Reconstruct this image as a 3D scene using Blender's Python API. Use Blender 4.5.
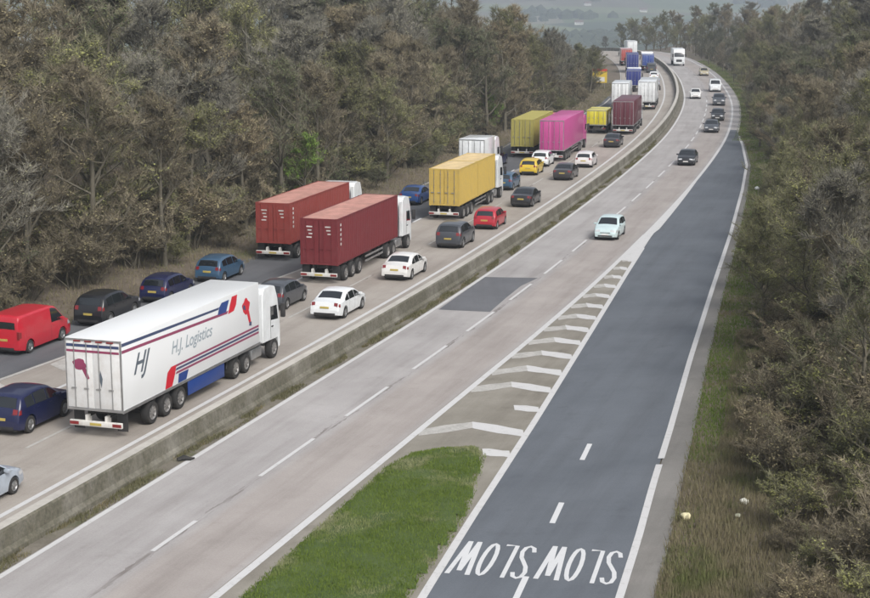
import bpy, bmesh, math, random
import numpy as np
from mathutils import Vector, Matrix, noise as mnoise

random.seed(7)
rng = np.random.default_rng(7)
S = bpy.context.scene
for o in list(bpy.data.objects):
    bpy.data.objects.remove(o)
COL = S.collection

# ------------------------------------------------------------------ camera
CAM_H, PITCH, FPX = 18.37, 0.194, 1616.0
cam_d = bpy.data.cameras.new('camera')
cam = bpy.data.objects.new('camera', cam_d)
COL.objects.link(cam)
cam.location = (0, 0, CAM_H)
cam.rotation_euler = (math.pi / 2 - PITCH, 0, 0)
cam_d.sensor_width = 36
cam_d.lens = 36 * FPX / 870
cam_d.clip_start = 0.5
cam_d.clip_end = 12000
S.camera = cam

# ------------------------------------------------------------------ sky, sun, exposure
SUN_EL, SUN_AZ = math.radians(46), math.radians(150)     # azimuth clockwise from +Y
world = bpy.data.worlds.new('World')
S.world = world
world.use_nodes = True
wn = world.node_tree
wn.nodes.clear()
w_out = wn.nodes.new('ShaderNodeOutputWorld')
w_bg = wn.nodes.new('ShaderNodeBackground')
w_sky = wn.nodes.new('ShaderNodeTexSky')
w_sky.sky_type = 'NISHITA'
w_sky.sun_disc = False
w_sky.sun_elevation = SUN_EL
w_sky.sun_rotation = SUN_AZ
w_sky.air_density = 1.0
w_sky.dust_density = 5.0
w_sky.ozone_density = 1.0
w_hsv = wn.nodes.new('ShaderNodeHueSaturation')          # cloud-covered sky: little colour
w_hsv.inputs['Saturation'].default_value = 0.35
wn.links.new(w_sky.outputs[0], w_hsv.inputs['Color'])
wn.links.new(w_hsv.outputs[0], w_bg.inputs['Color'])
w_bg.inputs['Strength'].default_value = 0.14
wn.links.new(w_bg.outputs[0], w_out.inputs['Surface'])
sun_d = bpy.data.lights.new('sun', 'SUN')
sun_d.energy = 1.2
sun_d.angle = math.radians(22)
sun_d.color = (1.0, 0.96, 0.90)
sun = bpy.data.objects.new('sun', sun_d)
COL.objects.link(sun)
sun.location = (0, 0, 60)
sd = Vector((math.sin(SUN_AZ) * math.cos(SUN_EL), math.cos(SUN_AZ) * math.cos(SUN_EL), math.sin(SUN_EL)))
sun.rotation_euler = (-sd).to_track_quat('-Z', 'Y').to_euler()
S.view_settings.view_transform = 'Standard'
S.view_settings.look = 'None'
S.view_settings.gamma = 1
S.view_settings.exposure = 0.40
S.view_settings.use_curve_mapping = False
S.render.engine = 'CYCLES'
S.render.resolution_x, S.render.resolution_y = 1024, 704
S.cycles.volume_bounces = 0
S.cycles.max_bounces = 5
S.cycles.diffuse_bounces = 2
S.cycles.glossy_bounces = 2

# ------------------------------------------------------------------ helpers
def lin(c):
    return tuple(((v / 255) / 12.92 if v / 255 <= .04045 else ((v / 255 + .055) / 1.055) ** 2.4) for v in c)

def un(px, py, z=0.0):
    """point of the photograph -> place on the level z"""
    a = (px - 435) / FPX; b = -(py - 299) / FPX
    c, s = math.cos(PITCH), math.sin(PITCH)
    t = (z - CAM_H) / (-s + b * c)
    return Vector((a * t, (c + b * s) * t, z))

def new_mat(name):
    m = bpy.data.materials.new(name)
    m.use_nodes = True
    nt = m.node_tree
    return m, nt, nt.nodes['Principled BSDF']

def nd(nt, t, **kw):
    n = nt.nodes.new(t)
    for k, v in kw.items():
        if hasattr(n, k):
            setattr(n, k, v)
        else:
            n.inputs[k].default_value = v
    return n

def mixc(nt, fac, a, b, mode='MIX'):
    m = nt.nodes.new('ShaderNodeMix'); m.data_type = 'RGBA'; m.blend_type = mode
    for s, v in ((m.inputs[0], fac), (m.inputs[6], a), (m.inputs[7], b)):
        if hasattr(v, 'links') or isinstance(v, bpy.types.NodeSocket):
            nt.links.new(v, s)
        elif isinstance(v, (int, float)):
            s.default_value = v
        else:
            s.default_value = (*v[:3], 1)
    return m.outputs[2]

def ramp(nt, src, p0, p1, c0=(0, 0, 0), c1=(1, 1, 1)):
    r = nt.nodes.new('ShaderNodeValToRGB')
    r.color_ramp.elements[0].position = p0; r.color_ramp.elements[1].position = p1
    r.color_ramp.elements[0].color = (*c0, 1); r.color_ramp.elements[1].color = (*c1, 1)
    nt.links.new(src, r.inputs[0])
    return r.outputs[0]

def math_n(nt, op, a, b=0.0, c=None):
    m = nt.nodes.new('ShaderNodeMath'); m.operation = op
    for i, v in enumerate((a, b) if c is None else (a, b, c)):
        if isinstance(v, bpy.types.NodeSocket):
            nt.links.new(v, m.inputs[i])
        else:
            m.inputs[i].default_value = v
    return m.outputs[0]

def noise_n(nt, vec, scale, detail=4, rough=.6):
    n = nt.nodes.new('ShaderNodeTexNoise')
    n.inputs['Scale'].default_value = scale; n.inputs['Detail'].default_value = detail
    n.inputs['Roughness'].default_value = rough
    if vec is not None:
        nt.links.new(vec, n.inputs['Vector'])
    return n.outputs[0]

def bump_n(nt, b, h, strength, dist):
    bp = nt.nodes.new('ShaderNodeBump')
    bp.inputs['Strength'].default_value = strength; bp.inputs['Distance'].default_value = dist
    nt.links.new(h, bp.inputs['Height']); nt.links.new(bp.outputs[0], b.inputs['Normal'])

MATS = {}
def M(name, col=None, rough=.5, metal=0.0, coat=0.0, vary=.12, scale=3.0, dirt=0.0, dirtcol=(.16, .13, .10), rnd=0.0, spec=None, trans=0.0):
    """simple procedural material: base colour, soft noise variation, dirt that gathers in patches"""
    if name in MATS:
        return MATS[name]
    m, nt, b = new_mat(name)
    tc = nt.nodes.new('ShaderNodeTexCoord')
    n = noise_n(nt, tc.outputs['Object'], scale, 5, .65)
    lo = tuple(v * (1 - vary) for v in col); hi = tuple(min(1, v * (1 + vary)) for v in col)
    c = ramp(nt, n, .3, .7, lo, hi)
    if rnd:
        oi = nt.nodes.new('ShaderNodeObjectInfo')
        hs = nt.nodes.new('ShaderNodeHueSaturation')
        nt.links.new(math_n(nt, 'MULTIPLY_ADD', oi.outputs['Random'], rnd * 2, 1 - rnd), hs.inputs['Value'])
        r2 = math_n(nt, 'FRACT', math_n(nt, 'MULTIPLY', oi.outputs['Random'], 17.3))
        nt.links.new(math_n(nt, 'MULTIPLY_ADD', r2, .05, .475), hs.inputs['Hue'])
        nt.links.new(c, hs.inputs['Color']); c = hs.outputs[0]
    if dirt:
        n2 = noise_n(nt, tc.outputs['Object'], 1.6, 6, .7)
        c = mixc(nt, math_n(nt, 'MULTIPLY', ramp(nt, n2, .42, .72), dirt), c, dirtcol)
    nt.links.new(c, b.inputs['Base Color'])
    b.inputs['Roughness'].default_value = rough
    b.inputs['Metallic'].default_value = metal
    b.inputs['Coat Weight'].default_value = coat
    if spec is not None:
        b.inputs['Specular IOR Level'].default_value = spec
    if trans:
        b.inputs['Subsurface Weight'].default_value = 0
    MATS[name] = m
    return m

def paint(name, rgb, rough=.32, coat=.5, dirt=.22):
    l = sum(lin(rgb)) / 3
    return M('paint_' + name, lin(rgb), rough, 0, coat, .05, 1.5, dirt * min(1, .08 + 2.2 * l), (.20, .18, .16))

class MB:
    """collects polygons; build() links them as ONE mesh object"""
    def __init__(s):
        s.v = []; s.f = []; s.mi = []; s.uv = []
    def add(s, vs, fs, mi=0):
        k = len(s.v)
        s.v.extend(tuple(p) for p in vs)
        for f in fs:
            s.f.append(tuple(i + k for i in f)); s.mi.append(mi)
    def box(s, x0, x1, y0, y1, z0, z1, mi=0, b=0.0):
        if b <= 0:
            vs = [(x, y, z) for x in (x0, x1) for y in (y0, y1) for z in (z0, z1)]
            fs = [(0, 1, 3, 2), (4, 6, 7, 5), (0, 4, 5, 1), (2, 3, 7, 6), (0, 2, 6, 4), (1, 5, 7, 3)]
            s.add(vs, fs, mi); return
        bm = bmesh.new()
        bmesh.ops.create_cube(bm, size=1)
        for v in bm.verts:
            v.co = Vector(((x0 + x1) / 2 + v.co.x * (x1 - x0), (y0 + y1) / 2 + v.co.y * (y1 - y0), (z0 + z1) / 2 + v.co.z * (z1 - z0)))
        bmesh.ops.bevel(bm, geom=list(bm.edges), offset=b, segments=2, affect='EDGES', profile=.5)
        bm.verts.index_update()
        s.add([v.co[:] for v in bm.verts], [[v.index for v in f.verts] for f in bm.faces], mi)
        bm.free()
    def grid(s, rows, mi=0, flip=False, loop=False):
        n = len(rows[0]); vs = [p for r in rows for p in r]; fs = []
        for i in range(len(rows) - 1):
            for j in range(n if loop else n - 1):
                q = (i * n + j, i * n + (j + 1) % n, (i + 1) * n + (j + 1) % n, (i + 1) * n + j)
                fs.append(q[::-1] if flip else q)
        s.add(vs, fs, mi)
    def tube(s, pts, rad, n=6, mi=0, cap=True):
        rows = []
        up = Vector((0, 0, 1))
        P = [Vector(p) for p in pts]
        for i, p in enumerate(P):
            d = (P[min(i + 1, len(P) - 1)] - P[max(i - 1, 0)])
            if d.length < 1e-6: d = Vector((0, 0, 1))
            d.normalize()
            a = d.cross(up if abs(d.z) < .95 else Vector((1, 0, 0))).normalized(); c = d.cross(a)
            r = rad[i] if hasattr(rad, '__len__') else rad
            rows.append([tuple(p + a * r * math.cos(2 * math.pi * k / n) + c * r * math.sin(2 * math.pi * k / n)) for k in range(n)])
        k0 = len(s.v)
        s.grid(rows, mi, loop=True)
        if cap:
            m = (len(rows) - 1) * n
            s.f.append(tuple(k0 + i for i in range(n))[::-1]); s.mi.append(mi)
            s.f.append(tuple(k0 + m + i for i in range(n))); s.mi.append(mi)
    def lathe_y(s, prof, cx, cz, n=18, mi=0):
        """profile of (radius, y) turned about an axis along y"""
        rows = [[(cx + r * math.cos(2 * math.pi * k / n), y, cz + r * math.sin(2 * math.pi * k / n)) for k in range(n)] for r, y in prof]
        s.grid(rows, mi, loop=True)
    def prism(s, poly, y0, y1, mi=0):
        """(x, z) outline pushed along y"""
        n = len(poly)
        vs = [(x, y0, z) for x, z in poly] + [(x, y1, z) for x, z in poly]
        fs = [tuple(range(n)), tuple(range(2 * n - 1, n - 1, -1))] + [(i, i + n, (i + 1) % n + n, (i + 1) % n) for i in range(n)]
        s.add(vs, fs, mi)
    def mesh(s, name, mats, smooth=None):
        me = bpy.data.meshes.new(name)
        me.from_pydata(s.v, [], s.f)
        for m in (mats if isinstance(mats, (list, tuple)) else [mats]):
            me.materials.append(m)
        if len(me.materials) > 1:
            me.polygons.foreach_set('material_index', s.mi)
        bm = bmesh.new(); bm.from_mesh(me)
        bmesh.ops.recalc_face_normals(bm, faces=bm.faces)
        bm.to_mesh(me); bm.free()
        if smooth is not None:
            me.shade_smooth(); me.set_sharp_from_angle(angle=math.radians(smooth))
        me.update()
        return me
    def build(s, name, mats, parent=None, smooth=None):
        return link(name, s.mesh(name, mats, smooth), parent)

def link(name, me, parent=None):
    o = bpy.data.objects.new(name, me)
    COL.objects.link(o)
    if parent: o.parent = parent
    return o

def tag(o, label=None, cat=None, group=None, kind=None):
    for k, v in (('label', label), ('category', cat), ('group', group), ('kind', kind)):
        if v: o[k] = v
    return o

def empty(name, loc=(0, 0, 0), rz=0):
    o = bpy.data.objects.new(name, None)
    o.empty_display_size = .3
    COL.objects.link(o); o.location = loc; o.rotation_euler = (0, 0, rz)
    return o

KIDS = {}
def copy_tree(o, parent=None):
    c = o.copy(); COL.objects.link(c); c.parent = parent
    for ch in list(o.children):
        copy_tree(ch, c)
    return c

def sheet(name, rows, uvs, m, kind=None, parent=None):
    """a sheet of quads with a UV map in metres"""
    me = bpy.data.meshes.new(name)
    n = len(rows[0]); vs = [p for r in rows for p in r]
    fs = [(i * n + j, i * n + j + 1, (i + 1) * n + j + 1, (i + 1) * n + j) for i in range(len(rows) - 1) for j in range(n - 1)]
    me.from_pydata(vs, [], fs)
    fl = [u for r in uvs for u in r]
    l = me.uv_layers.new(name='metres')
    for lp in me.loops:
        l.data[lp.index].uv = fl[lp.vertex_index]
    me.materials.append(m)
    if me.polygons and me.polygons[0].normal.z < 0:
        me.flip_normals()
    o = link(name, me, parent)
    if kind: o['kind'] = kind
    return o

# ------------------------------------------------------------------ the line of the road (lane line of the carriageway towards us)
SLY = [20, 50, 80, 110, 145, 180, 208, 240, 272, 310, 350, 377, 430, 500, 580, 700, 900]
SLV = [.33, .325, .322, .285, .265, .24, .205, .176, .14, .118, .085, .06, -.01, -.10, -.18, -.25, -.3]
YG = np.arange(0, 901, .5)
DX = np.interp(YG, SLY, SLV)
XR = np.concatenate([[0], np.cumsum((DX[1:] + DX[:-1]) / 2 * .5)])
XR += -8.8 - np.interp(52, YG, XR)
SA = np.concatenate([[0], np.cumsum(np.sqrt(1 + ((DX[1:] + DX[:-1]) / 2) ** 2) * .5)])
def xr(y): return float(np.interp(y, YG, XR))
def arc(y): return float(np.interp(y, YG, SA))
def y_of_arc(s): return float(np.interp(s, SA, YG))
def drop(y): return -((y - 400) ** 2) / 4000 if y > 400 else 0.0
def rp(y, o, z=0.0):
    s = float(np.interp(y, YG, DX)); L = math.hypot(1, s)
    return (xr(y) + o / L, y - o * s / L, z + drop(y))
def heading(y):
    return math.atan2(1, float(np.interp(y, YG, DX)))
def road_of(x, y):
    """(y on the reference line, offset) of a place"""
    t = y
    for _ in range(12):
        s = float(np.interp(t, YG, DX)); L = math.hypot(1, s)
        o = ((x - xr(t)) - (y - t) * s) / L
        t = t + ((x - xr(t)) * s + (y - t)) / (L * L)
    return t, o
def ys(a, b, step=2.0):
    n = max(2, int((b - a) / step) + 1)
    return [a + (b - a) * i / (n - 1) for i in range(n)]
def ip(y, pts):
    return float(np.interp(y, [p[0] for p in pts], [p[1] for p in pts]))
def strip(name, y0, y1, oa, ob, z, m, n=1, step=2.0, kind=None, parent=None):
    """sheet along the road between two offsets (numbers or functions of y)"""
    fa = oa if callable(oa) else (lambda y: oa); fb = ob if callable(ob) else (lambda y: ob)
    rows, uvs = [], []
    for y in ys(y0, y1, step):
        a, b = fa(y), fb(y)
        offs = [a + (b - a) * k / n for k in range(n + 1)]
        rows.append([rp(y, o, z) for o in offs]); uvs.append([(o, arc(y)) for o in offs])
    return sheet(name, rows, uvs, m, kind, parent)

# edges of the two slip roads
SLIP_L = [(20, -5.9), (46.4, -.4), (53.9, 1.3), (66.7, 4.3), (83.9, 8.2), (102.5, 12.4), (119, 16.2), (136.9, 20.7), (157.4, 26.0), (179.4, 31.2)]   # (y, x)
SLIP_R = [(20, -.4), (46.4, 5.6), (51.6, 6.8), (57.6, 8.1), (65.1, 9.8), (77.8, 12.6), (96.3, 16.8), (118, 21.8), (144.3, 27.6), (164.4, 31.8), (185, 35.2), (205, 38.2)]
def sl(y): return ip(y, SLIP_L)
def sr(y): return ip(y, SLIP_R)
LE = [(20, -28), (45, -25.6), (74, -23.0), (88, -21.8), (105, -20.4), (140, -20), (185, -20), (215, -17.6), (245, -15.4), (275, -14.8), (900, -14.8)]   # left edge of the far carriageway (y, offset)
LN = [(20, -21.5), (45, -19.6), (74, -17.2), (88, -16.3), (101, -15.2), (125, -14.4), (900, -14.4)]      # right edge of the joining lane
def le(y): return ip(y, LE)
def ln_(y): return ip(y, LN)
def hs(y): return ip(y, [(40, 1.15), (60, 1.05), (90, .8), (140, .55), (190, .3)])
def right_edge_x(y):
    """x of the outer edge of the pavement on the right"""
    a = rp(y, 5.0)[0]
    return max(a, sr(y) + hs(y)) if y < 190 else a
def left_edge_x(y):
    return rp(y, le(y) - 1.0)[0]

# ------------------------------------------------------------------ surface materials
def road_mat(name, c_lo, c_hi, track, stain, joints=0.0, warm=None, seam=None, seamcol=(.14, .12, .11), rough=.85):
    m, nt, b = new_mat(name)
    uv = nt.nodes.new('ShaderNodeUVMap'); uv.uv_map = 'metres'
    sep = nt.nodes.new('ShaderNodeSeparateXYZ'); nt.links.new(uv.outputs[0], sep.inputs[0])
    mp = nt.nodes.new('ShaderNodeMapping'); mp.inputs['Scale'].default_value = (1.0, .07, 1)
    nt.links.new(uv.outputs[0], mp.inputs[0])
    streak = noise_n(nt, mp.outputs[0], .9, 6, .65)
    blot = noise_n(nt, uv.outputs[0], .22, 6, .65)
    fine = noise_n(nt, uv.outputs[0], 14, 3, .7)
    c = ramp(nt, blot, .3, .72, c_lo, c_hi)
    if warm:
        o0, o1, wc, amt = warm
        f = math_n(nt, 'MULTIPLY', math_n(nt, 'SMOOTH_MIN', math_n(nt, 'MULTIPLY', math_n(nt, 'SUBTRACT', sep.outputs[0], o0), 2.2), 1, .3), 1)
        f = math_n(nt, 'MULTIPLY', math_n(nt, 'MAXIMUM', f, 0), math_n(nt, 'MAXIMUM', math_n(nt, 'MINIMUM', math_n(nt, 'MULTIPLY', math_n(nt, 'SUBTRACT', o1, sep.outputs[0]), 2.2), 1), 0))
        c = mixc(nt, math_n(nt, 'MULTIPLY', f, amt), c, wc, 'MULTIPLY')
    c = mixc(nt, math_n(nt, 'MULTIPLY', ramp(nt, streak, .45, .75), track), c, (.55, .52, .50), 'MULTIPLY')
    big = noise_n(nt, uv.outputs[0], .6, 8, .75)
    c = mixc(nt, math_n(nt, 'MULTIPLY', ramp(nt, big, .56, .75), stain), c, (.45, .42, .38), 'MULTIPLY')
    c = mixc(nt, .5, c, ramp(nt, fine, .25, .75, (.75, .75, .75), (1.12, 1.12, 1.12)), 'MULTIPLY')
    if joints:
        fr = math_n(nt, 'FRACT', math_n(nt, 'DIVIDE', sep.outputs[1], joints))
        dj = math_n(nt, 'LESS_THAN', math_n(nt, 'ABSOLUTE', math_n(nt, 'SUBTRACT', fr, .5)), .05 / joints)
        jn = ramp(nt, noise_n(nt, uv.outputs[0], 1.3, 3, .6), .35, .6)
        c = mixc(nt, math_n(nt, 'MULTIPLY', math_n(nt, 'MULTIPLY', dj, jn), .55), c, (.12, .11, .10))
    if seam is not None:
        ds = math_n(nt, 'ABSOLUTE', math_n(nt, 'SUBTRACT', math_n(nt, 'ADD', sep.outputs[0], math_n(nt, 'MULTIPLY', math_n(nt, 'SUBTRACT', noise_n(nt, uv.outputs[0], 1.1, 4), .5), .5)), seam))
        near = math_n(nt, 'LESS_THAN', ds, .11)
        pn = ramp(nt, noise_n(nt, mp.outputs[0], 2.6, 4, .7), .48, .62)
        c = mixc(nt, math_n(nt, 'MULTIPLY', math_n(nt, 'MULTIPLY', near, pn), .75), c, seamcol)
    nt.links.new(c, b.inputs['Base Color'])
    b.inputs['Roughness'].default_value = rough
    b.inputs['Specular IOR Level'].default_value = .3
    bump_n(nt, b, fine, .25, .01)
    return m

MATS['concrete_to'] = road_mat('concrete_to', (.33, .315, .31), (.42, .405, .40), .55, .3, joints=0, warm=(.2, 3.6, (.93, .855, .79), .6), seam=.05)
MATS['concrete_from'] = road_mat('concrete_from', (.31, .28, .25), (.40, .37, .335), .5, .35, joints=0, seam=-10.45)
MATS['asphalt'] = road_mat('asphalt', (.108, .122, .141), (.143, .159, .181), .4, .35)
MATS['asphalt_dark'] = road_mat('asphalt_dark', (.10, .105, .115), (.145, .15, .16), .5, .25)
MATS['asphalt_patch'] = road_mat('asphalt_patch', (.115, .12, .132), (.16, .165, .178), .35, .3)
MATS['gore'] = road_mat('gore', (.20, .185, .155), (.33, .31, .27), .5, .55)
MATS['hardstrip'] = road_mat('hardstrip', (.17, .165, .155), (.25, .24, .225), .5, .4)

def marking_mat(name, col, wear):
    m, nt, b = new_mat(name)
    geo = nt.nodes.new('ShaderNodeNewGeometry')
    n = noise_n(nt, geo.outputs['Position'], 2.2, 7, .75)
    n2 = noise_n(nt, geo.outputs['Position'], 9, 4, .7)
    f = ramp(nt, math_n(nt, 'MULTIPLY_ADD', n2, .35, math_n(nt, 'MULTIPLY', n, .65)), .62 - wear * .3, .72 - wear * .12)
    c = mixc(nt, math_n(nt, 'MULTIPLY', f, .25 + wear), col, (.26, .25, .23))
    nt.links.new(c, b.inputs['Base Color'])
    b.inputs['Roughness'].default_value = .7
    MATS[name] = m
    return m
marking_mat('line_white', (.56, .56, .56), .32)
marking_mat('line_worn', (.47, .46, .435), .62)
marking_mat('line_fresh', (.60, .61, .62), .25)

def ground_mat():
    m, nt, b = new_mat('ground')
    geo = nt.nodes.new('ShaderNodeNewGeometry'); P = geo.outputs['Position']
    big = noise_n(nt, P, .09, 6, .65); mid = noise_n(nt, P, .7, 6, .7); fine = noise_n(nt, P, 6, 4, .7)
    litter = ramp(nt, mid, .3, .7, (.10, .082, .060), (.185, .152, .115))
    grass = ramp(nt, fine, .3, .7, (.085, .095, .045), (.14, .15, .07))
    c = mixc(nt, ramp(nt, big, .54, .68), litter, grass)
    c = mixc(nt, .5, c, ramp(nt, fine, .2, .8, (.55, .55, .55), (1.25, 1.25, 1.25)), 'MULTIPLY')
    nt.links.new(c, b.inputs['Base Color'])
    b.inputs['Roughness'].default_value = .95
    bump_n(nt, b, mid, .6, .25)
    return m
MATS['ground'] = ground_mat()

def soil_mat(name, a, b_, g, gpos):
    m, nt, b = new_mat(name)
    geo = nt.nodes.new('ShaderNodeNewGeometry'); P = geo.outputs['Position']
    mid = noise_n(nt, P, .5, 7, .7); fine = noise_n(nt, P, 5, 5, .75)
    c = ramp(nt, mid, .3, .7, a, b_)
    c = mixc(nt, ramp(nt, noise_n(nt, P, .33, 6, .7), gpos, gpos + .12), c, g)
    c = mixc(nt, .55, c, ramp(nt, fine, .2, .8, (.45, .45, .45), (1.3, 1.3, 1.3)), 'MULTIPLY')
    nt.links.new(c, b.inputs['Base Color'])
    b.inputs['Roughness'].default_value = .95
    bump_n(nt, b, fine, .7, .06)
    MATS[name] = m
soil_mat('median_dirt', (.13, .118, .092), (.22, .20, .165), (.11, .11, .062), .52)
soil_mat('island_soil', (.05, .085, .02), (.085, .125, .034), (.115, .15, .065), .60)
soil_mat('verge_soil', (.10, .085, .055), (.16, .135, .09), (.075, .10, .035), .45)

# ------------------------------------------------------------------ terrain
def sstep(t): t = min(1, max(0, t)); return t * t * (3 - 2 * t)
def terr(x, y):
    yy = min(max(y, 0), 899)
    base = 0.0
    if y > 400:
        base = drop(min(y, 640)) - (45 * sstep((y - 640) / 500) if y > 640 else 0)
    if y > 1300:
        base += 70 * sstep((y - 1300) / 3000) + 10 * mnoise.noise(Vector((x / 500, y / 500, 3))) * sstep((y - 1300) / 600)
    dl = (left_edge_x(yy) - x) * .96
    dr = (x - right_edge_x(yy)) * .96
    fade_l = 1 - sstep((y - 190) / 130); fade_r = 1 - sstep((y - 430) / 150)
    z = -.06
    if dl > 0:
        z = -.06 + .5 * sstep(dl / 4) * fade_l + 9.0 * sstep((dl - 3) / 42) * fade_l + .35 * sstep(dl / 5) * mnoise.noise(Vector((x / 9, y / 9, 0)))
    elif dr > 0:
        z = -.06 + .12 * sstep(dr / 1.5) + 8.0 * sstep((dr - 2.0) / 34) * fade_r + .3 * sstep((dr - 1) / 5) * mnoise.noise(Vector((x / 7, y / 7, 5)))
    return base + z
def axis(segs):
    out = []
    for a, b, st in segs:
        out += list(np.arange(a, b, st))
    return out + [segs[-1][1]]
gx = axis([(-3000, -600, 150), (-600, -140, 23), (-140, -60, 5), (-60, 110, 1.6), (110, 200, 9), (200, 800, 40), (800, 3000, 150)])
gy = axis([(-300, 0, 50), (0, 30, 5), (30, 330, 2.0), (330, 660, 6), (660, 1300, 40), (1300, 5200, 65)])
tv = [(x, y, terr(x, y)) for y in gy for x in gx]
nx = len(gx)
tf = [(j * nx + i, j * nx + i + 1, (j + 1) * nx + i + 1, (j + 1) * nx + i) for j in range(len(gy) - 1) for i in range(nx - 1)]
# far hillside faces get the field material
me = bpy.data.meshes.new('ground'); me.from_pydata(tv, [], tf); me.materials.append(MATS['ground'])
def field_mat():
    m, nt, b = new_mat('far_fields')
    geo = nt.nodes.new('ShaderNodeNewGeometry'); P = geo.outputs['Position']
    vo = nt.nodes.new('ShaderNodeTexVoronoi'); vo.inputs['Scale'].default_value = .0045; vo.inputs['Randomness'].default_value = .8
    nt.links.new(P, vo.inputs['Vector'])
    r = nt.nodes.new('ShaderNodeValToRGB'); r.color_ramp.interpolation = 'CONSTANT'
    cols = [(.10, .14, .05), (.05, .075, .035), (.16, .19, .08), (.13, .12, .07), (.08, .12, .04), (.20, .19, .13)]
    els = r.color_ramp.elements
    els[0].color = (*cols[0], 1); els[1].position = .17; els[1].color = (*cols[1], 1)
    for i in range(2, 6):
        e = els.new(.17 * i); e.color = (*cols[i], 1)
    sp = nt.nodes.new('ShaderNodeSeparateColor'); nt.links.new(vo.outputs['Color'], sp.inputs[0]); nt.links.new(sp.outputs[0], r.inputs[0])
    c = mixc(nt, .5, r.outputs[0], ramp(nt, noise_n(nt, P, .03, 5, .7), .3, .7, (.6, .6, .6), (1.2, 1.2, 1.2)), 'MULTIPLY')
    nt.links.new(c, b.inputs['Base Color']); b.inputs['Roughness'].default_value = .95
    return m
me.materials.append(field_mat())
cy = np.array([p[1] for p in tv])
me.polygons.foreach_set('material_index', [1 if tv[f[0]][1] > 640 else 0 for f in tf])
me.shade_smooth()
ground = link('ground', me); tag(ground, 'grassy and leaf strewn ground rising beside the motorway', kind='structure')

# ------------------------------------------------------------------ roads
Y0, Y1 = 16, 620
road_to = strip('road', Y0, Y1, -4.3, 5.0, 0, MATS['concrete_to'], 6, kind='structure')
tag(road_to, 'pale concrete carriageway with thin traffic coming towards the camera')
road_from = strip('road', Y0, Y1, lambda y: max(le(y) - .9, ln_(y) - .1), -4.9, 0, MATS['concrete_from'], 8, kind='structure')
tag(road_from, 'pale concrete carriageway jammed with traffic heading away')
join_road = strip('slip_road', Y0, 262, lambda y: le(y) - .9, lambda y: min(ln_(y), -14.4) if y < 185 else max(-14.4, le(y) - .9), .004, MATS['asphalt_dark'], 2, kind='structure')
tag(join_road, 'dark asphalt joining lane along the left side')
# exit slip road on the right
rows, uvs = [], []
for y in ys(Y0, 204, 2):
    a, b = sl(y), sr(y)
    a = max(a, rp(y, 3.85)[0])
    b = max(b, a + .02)
    xs_ = [a + (b - a) * k / 3 for k in range(4)]
    rows.append([(x, y, .004) for x in xs_]); uvs.append([(x - xr(y), y) for x in xs_])
exit_road = tag(sheet('slip_road', rows, uvs, MATS['asphalt'], 'structure'), 'blue grey asphalt exit slip road on the right')
rows, uvs = [], []
for y in ys(Y0, 190, 2):
    xs_ = [sr(y) + .05, sr(y) + .5 * hs(y), sr(y) + hs(y)]
    rows.append([(x, y, -.004) for x in xs_]); uvs.append([(x - xr(y), y) for x in xs_])
tag(sheet('hard_strip', rows, uvs, MATS['hardstrip'], 'structure'), 'worn grey hard strip at the edge of the exit slip road')
# hatched nose between exit slip and carriageway
rows, uvs = [], []
for y in ys(Y0, 130, 2):
    a = rp(y, 3.9)[0]; b = max(sl(y) + .1, a + .01)
    xs_ = [a + (b - a) * k / 3 for k in range(4)]
    rows.append([(x, y, .004) for x in xs_]); uvs.append([(x - xr(y), y) for x in xs_])
gore = tag(sheet('pavement', rows, uvs, MATS['gore'], 'structure'), 'worn dirty pavement of the hatched nose beside the exit slip road')
# central reserve soil
tag(strip('verge', Y0, Y1, -4.95, -3.60, .012, MATS['median_dirt'], 2, kind='structure'), 'narrow dirt strip at the foot of the central barrier')

# ---- markings: children of the road they are painted on
ZM = .010
def line(parent, name, y0, y1, fo, w, m, z=ZM, step=2.0):
    f = fo if callable(fo) else (lambda y: fo)
    return strip(name, y0, y1, lambda y: f(y) - w / 2, lambda y: f(y) + w / 2, z, m, 1, step, parent=parent)
def xline(parent, name, y0, y1, fx, w, m, z=ZM, step=2.0):
    rows = [[(fx(y) - w / 2, y, z), (fx(y) + w / 2, y, z)] for y in ys(y0, y1, step)]
    uvs = [[(0, r[0][1]), (1, r[0][1])] for r in rows]
    return sheet(name, rows, uvs, m, None, parent)
line(road_to, 'edge_line', Y0, Y1, -3.45, .22, MATS['line_white'])
line(road_to, 'edge_line', Y0, 119, 3.72, .30, MATS['line_white'], .014)
strip('edge_line', 108, 152, 3.62, lambda y: max(road_of(sl(y) + .14, y)[1], 3.62 + ip(y, [(108, 0), (122, .75), (152, .28)])), .018, MATS['line_white'], parent=road_to)
line(road_to, 'edge_line', 152, Y1, 3.76, .28, MATS['line_white'], .018)
line(road_from, 'edge_line', Y0, Y1, -6.72, .24, MATS['line_white'])
line(join_road, 'edge_line', Y0, 258, lambda y: le(y) - .1, .22, MATS['line_worn'], .013)
line(road_from, 'edge_line', 258, Y1, lambda y: le(y) + .15, .2, MATS['line_worn'])
line(road_from, 'edge_line', Y0, 104, lambda y: -14.35, .22, MATS['line_white'])
line(join_road, 'edge_line', Y0, 104, lambda y: ln_(y) - .12, .24, MATS['line_worn'], .013)
xline(exit_road, 'edge_line', Y0, 112, sl, .28, MATS['line_white'], .016)
xline(exit_road, 'edge_line', Y0, 60.2, sr, .26, MATS['line_white'], .013)
xline(exit_road, 'edge_line', 61.0, 196, sr, .26, MATS['line_white'], .013)

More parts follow.
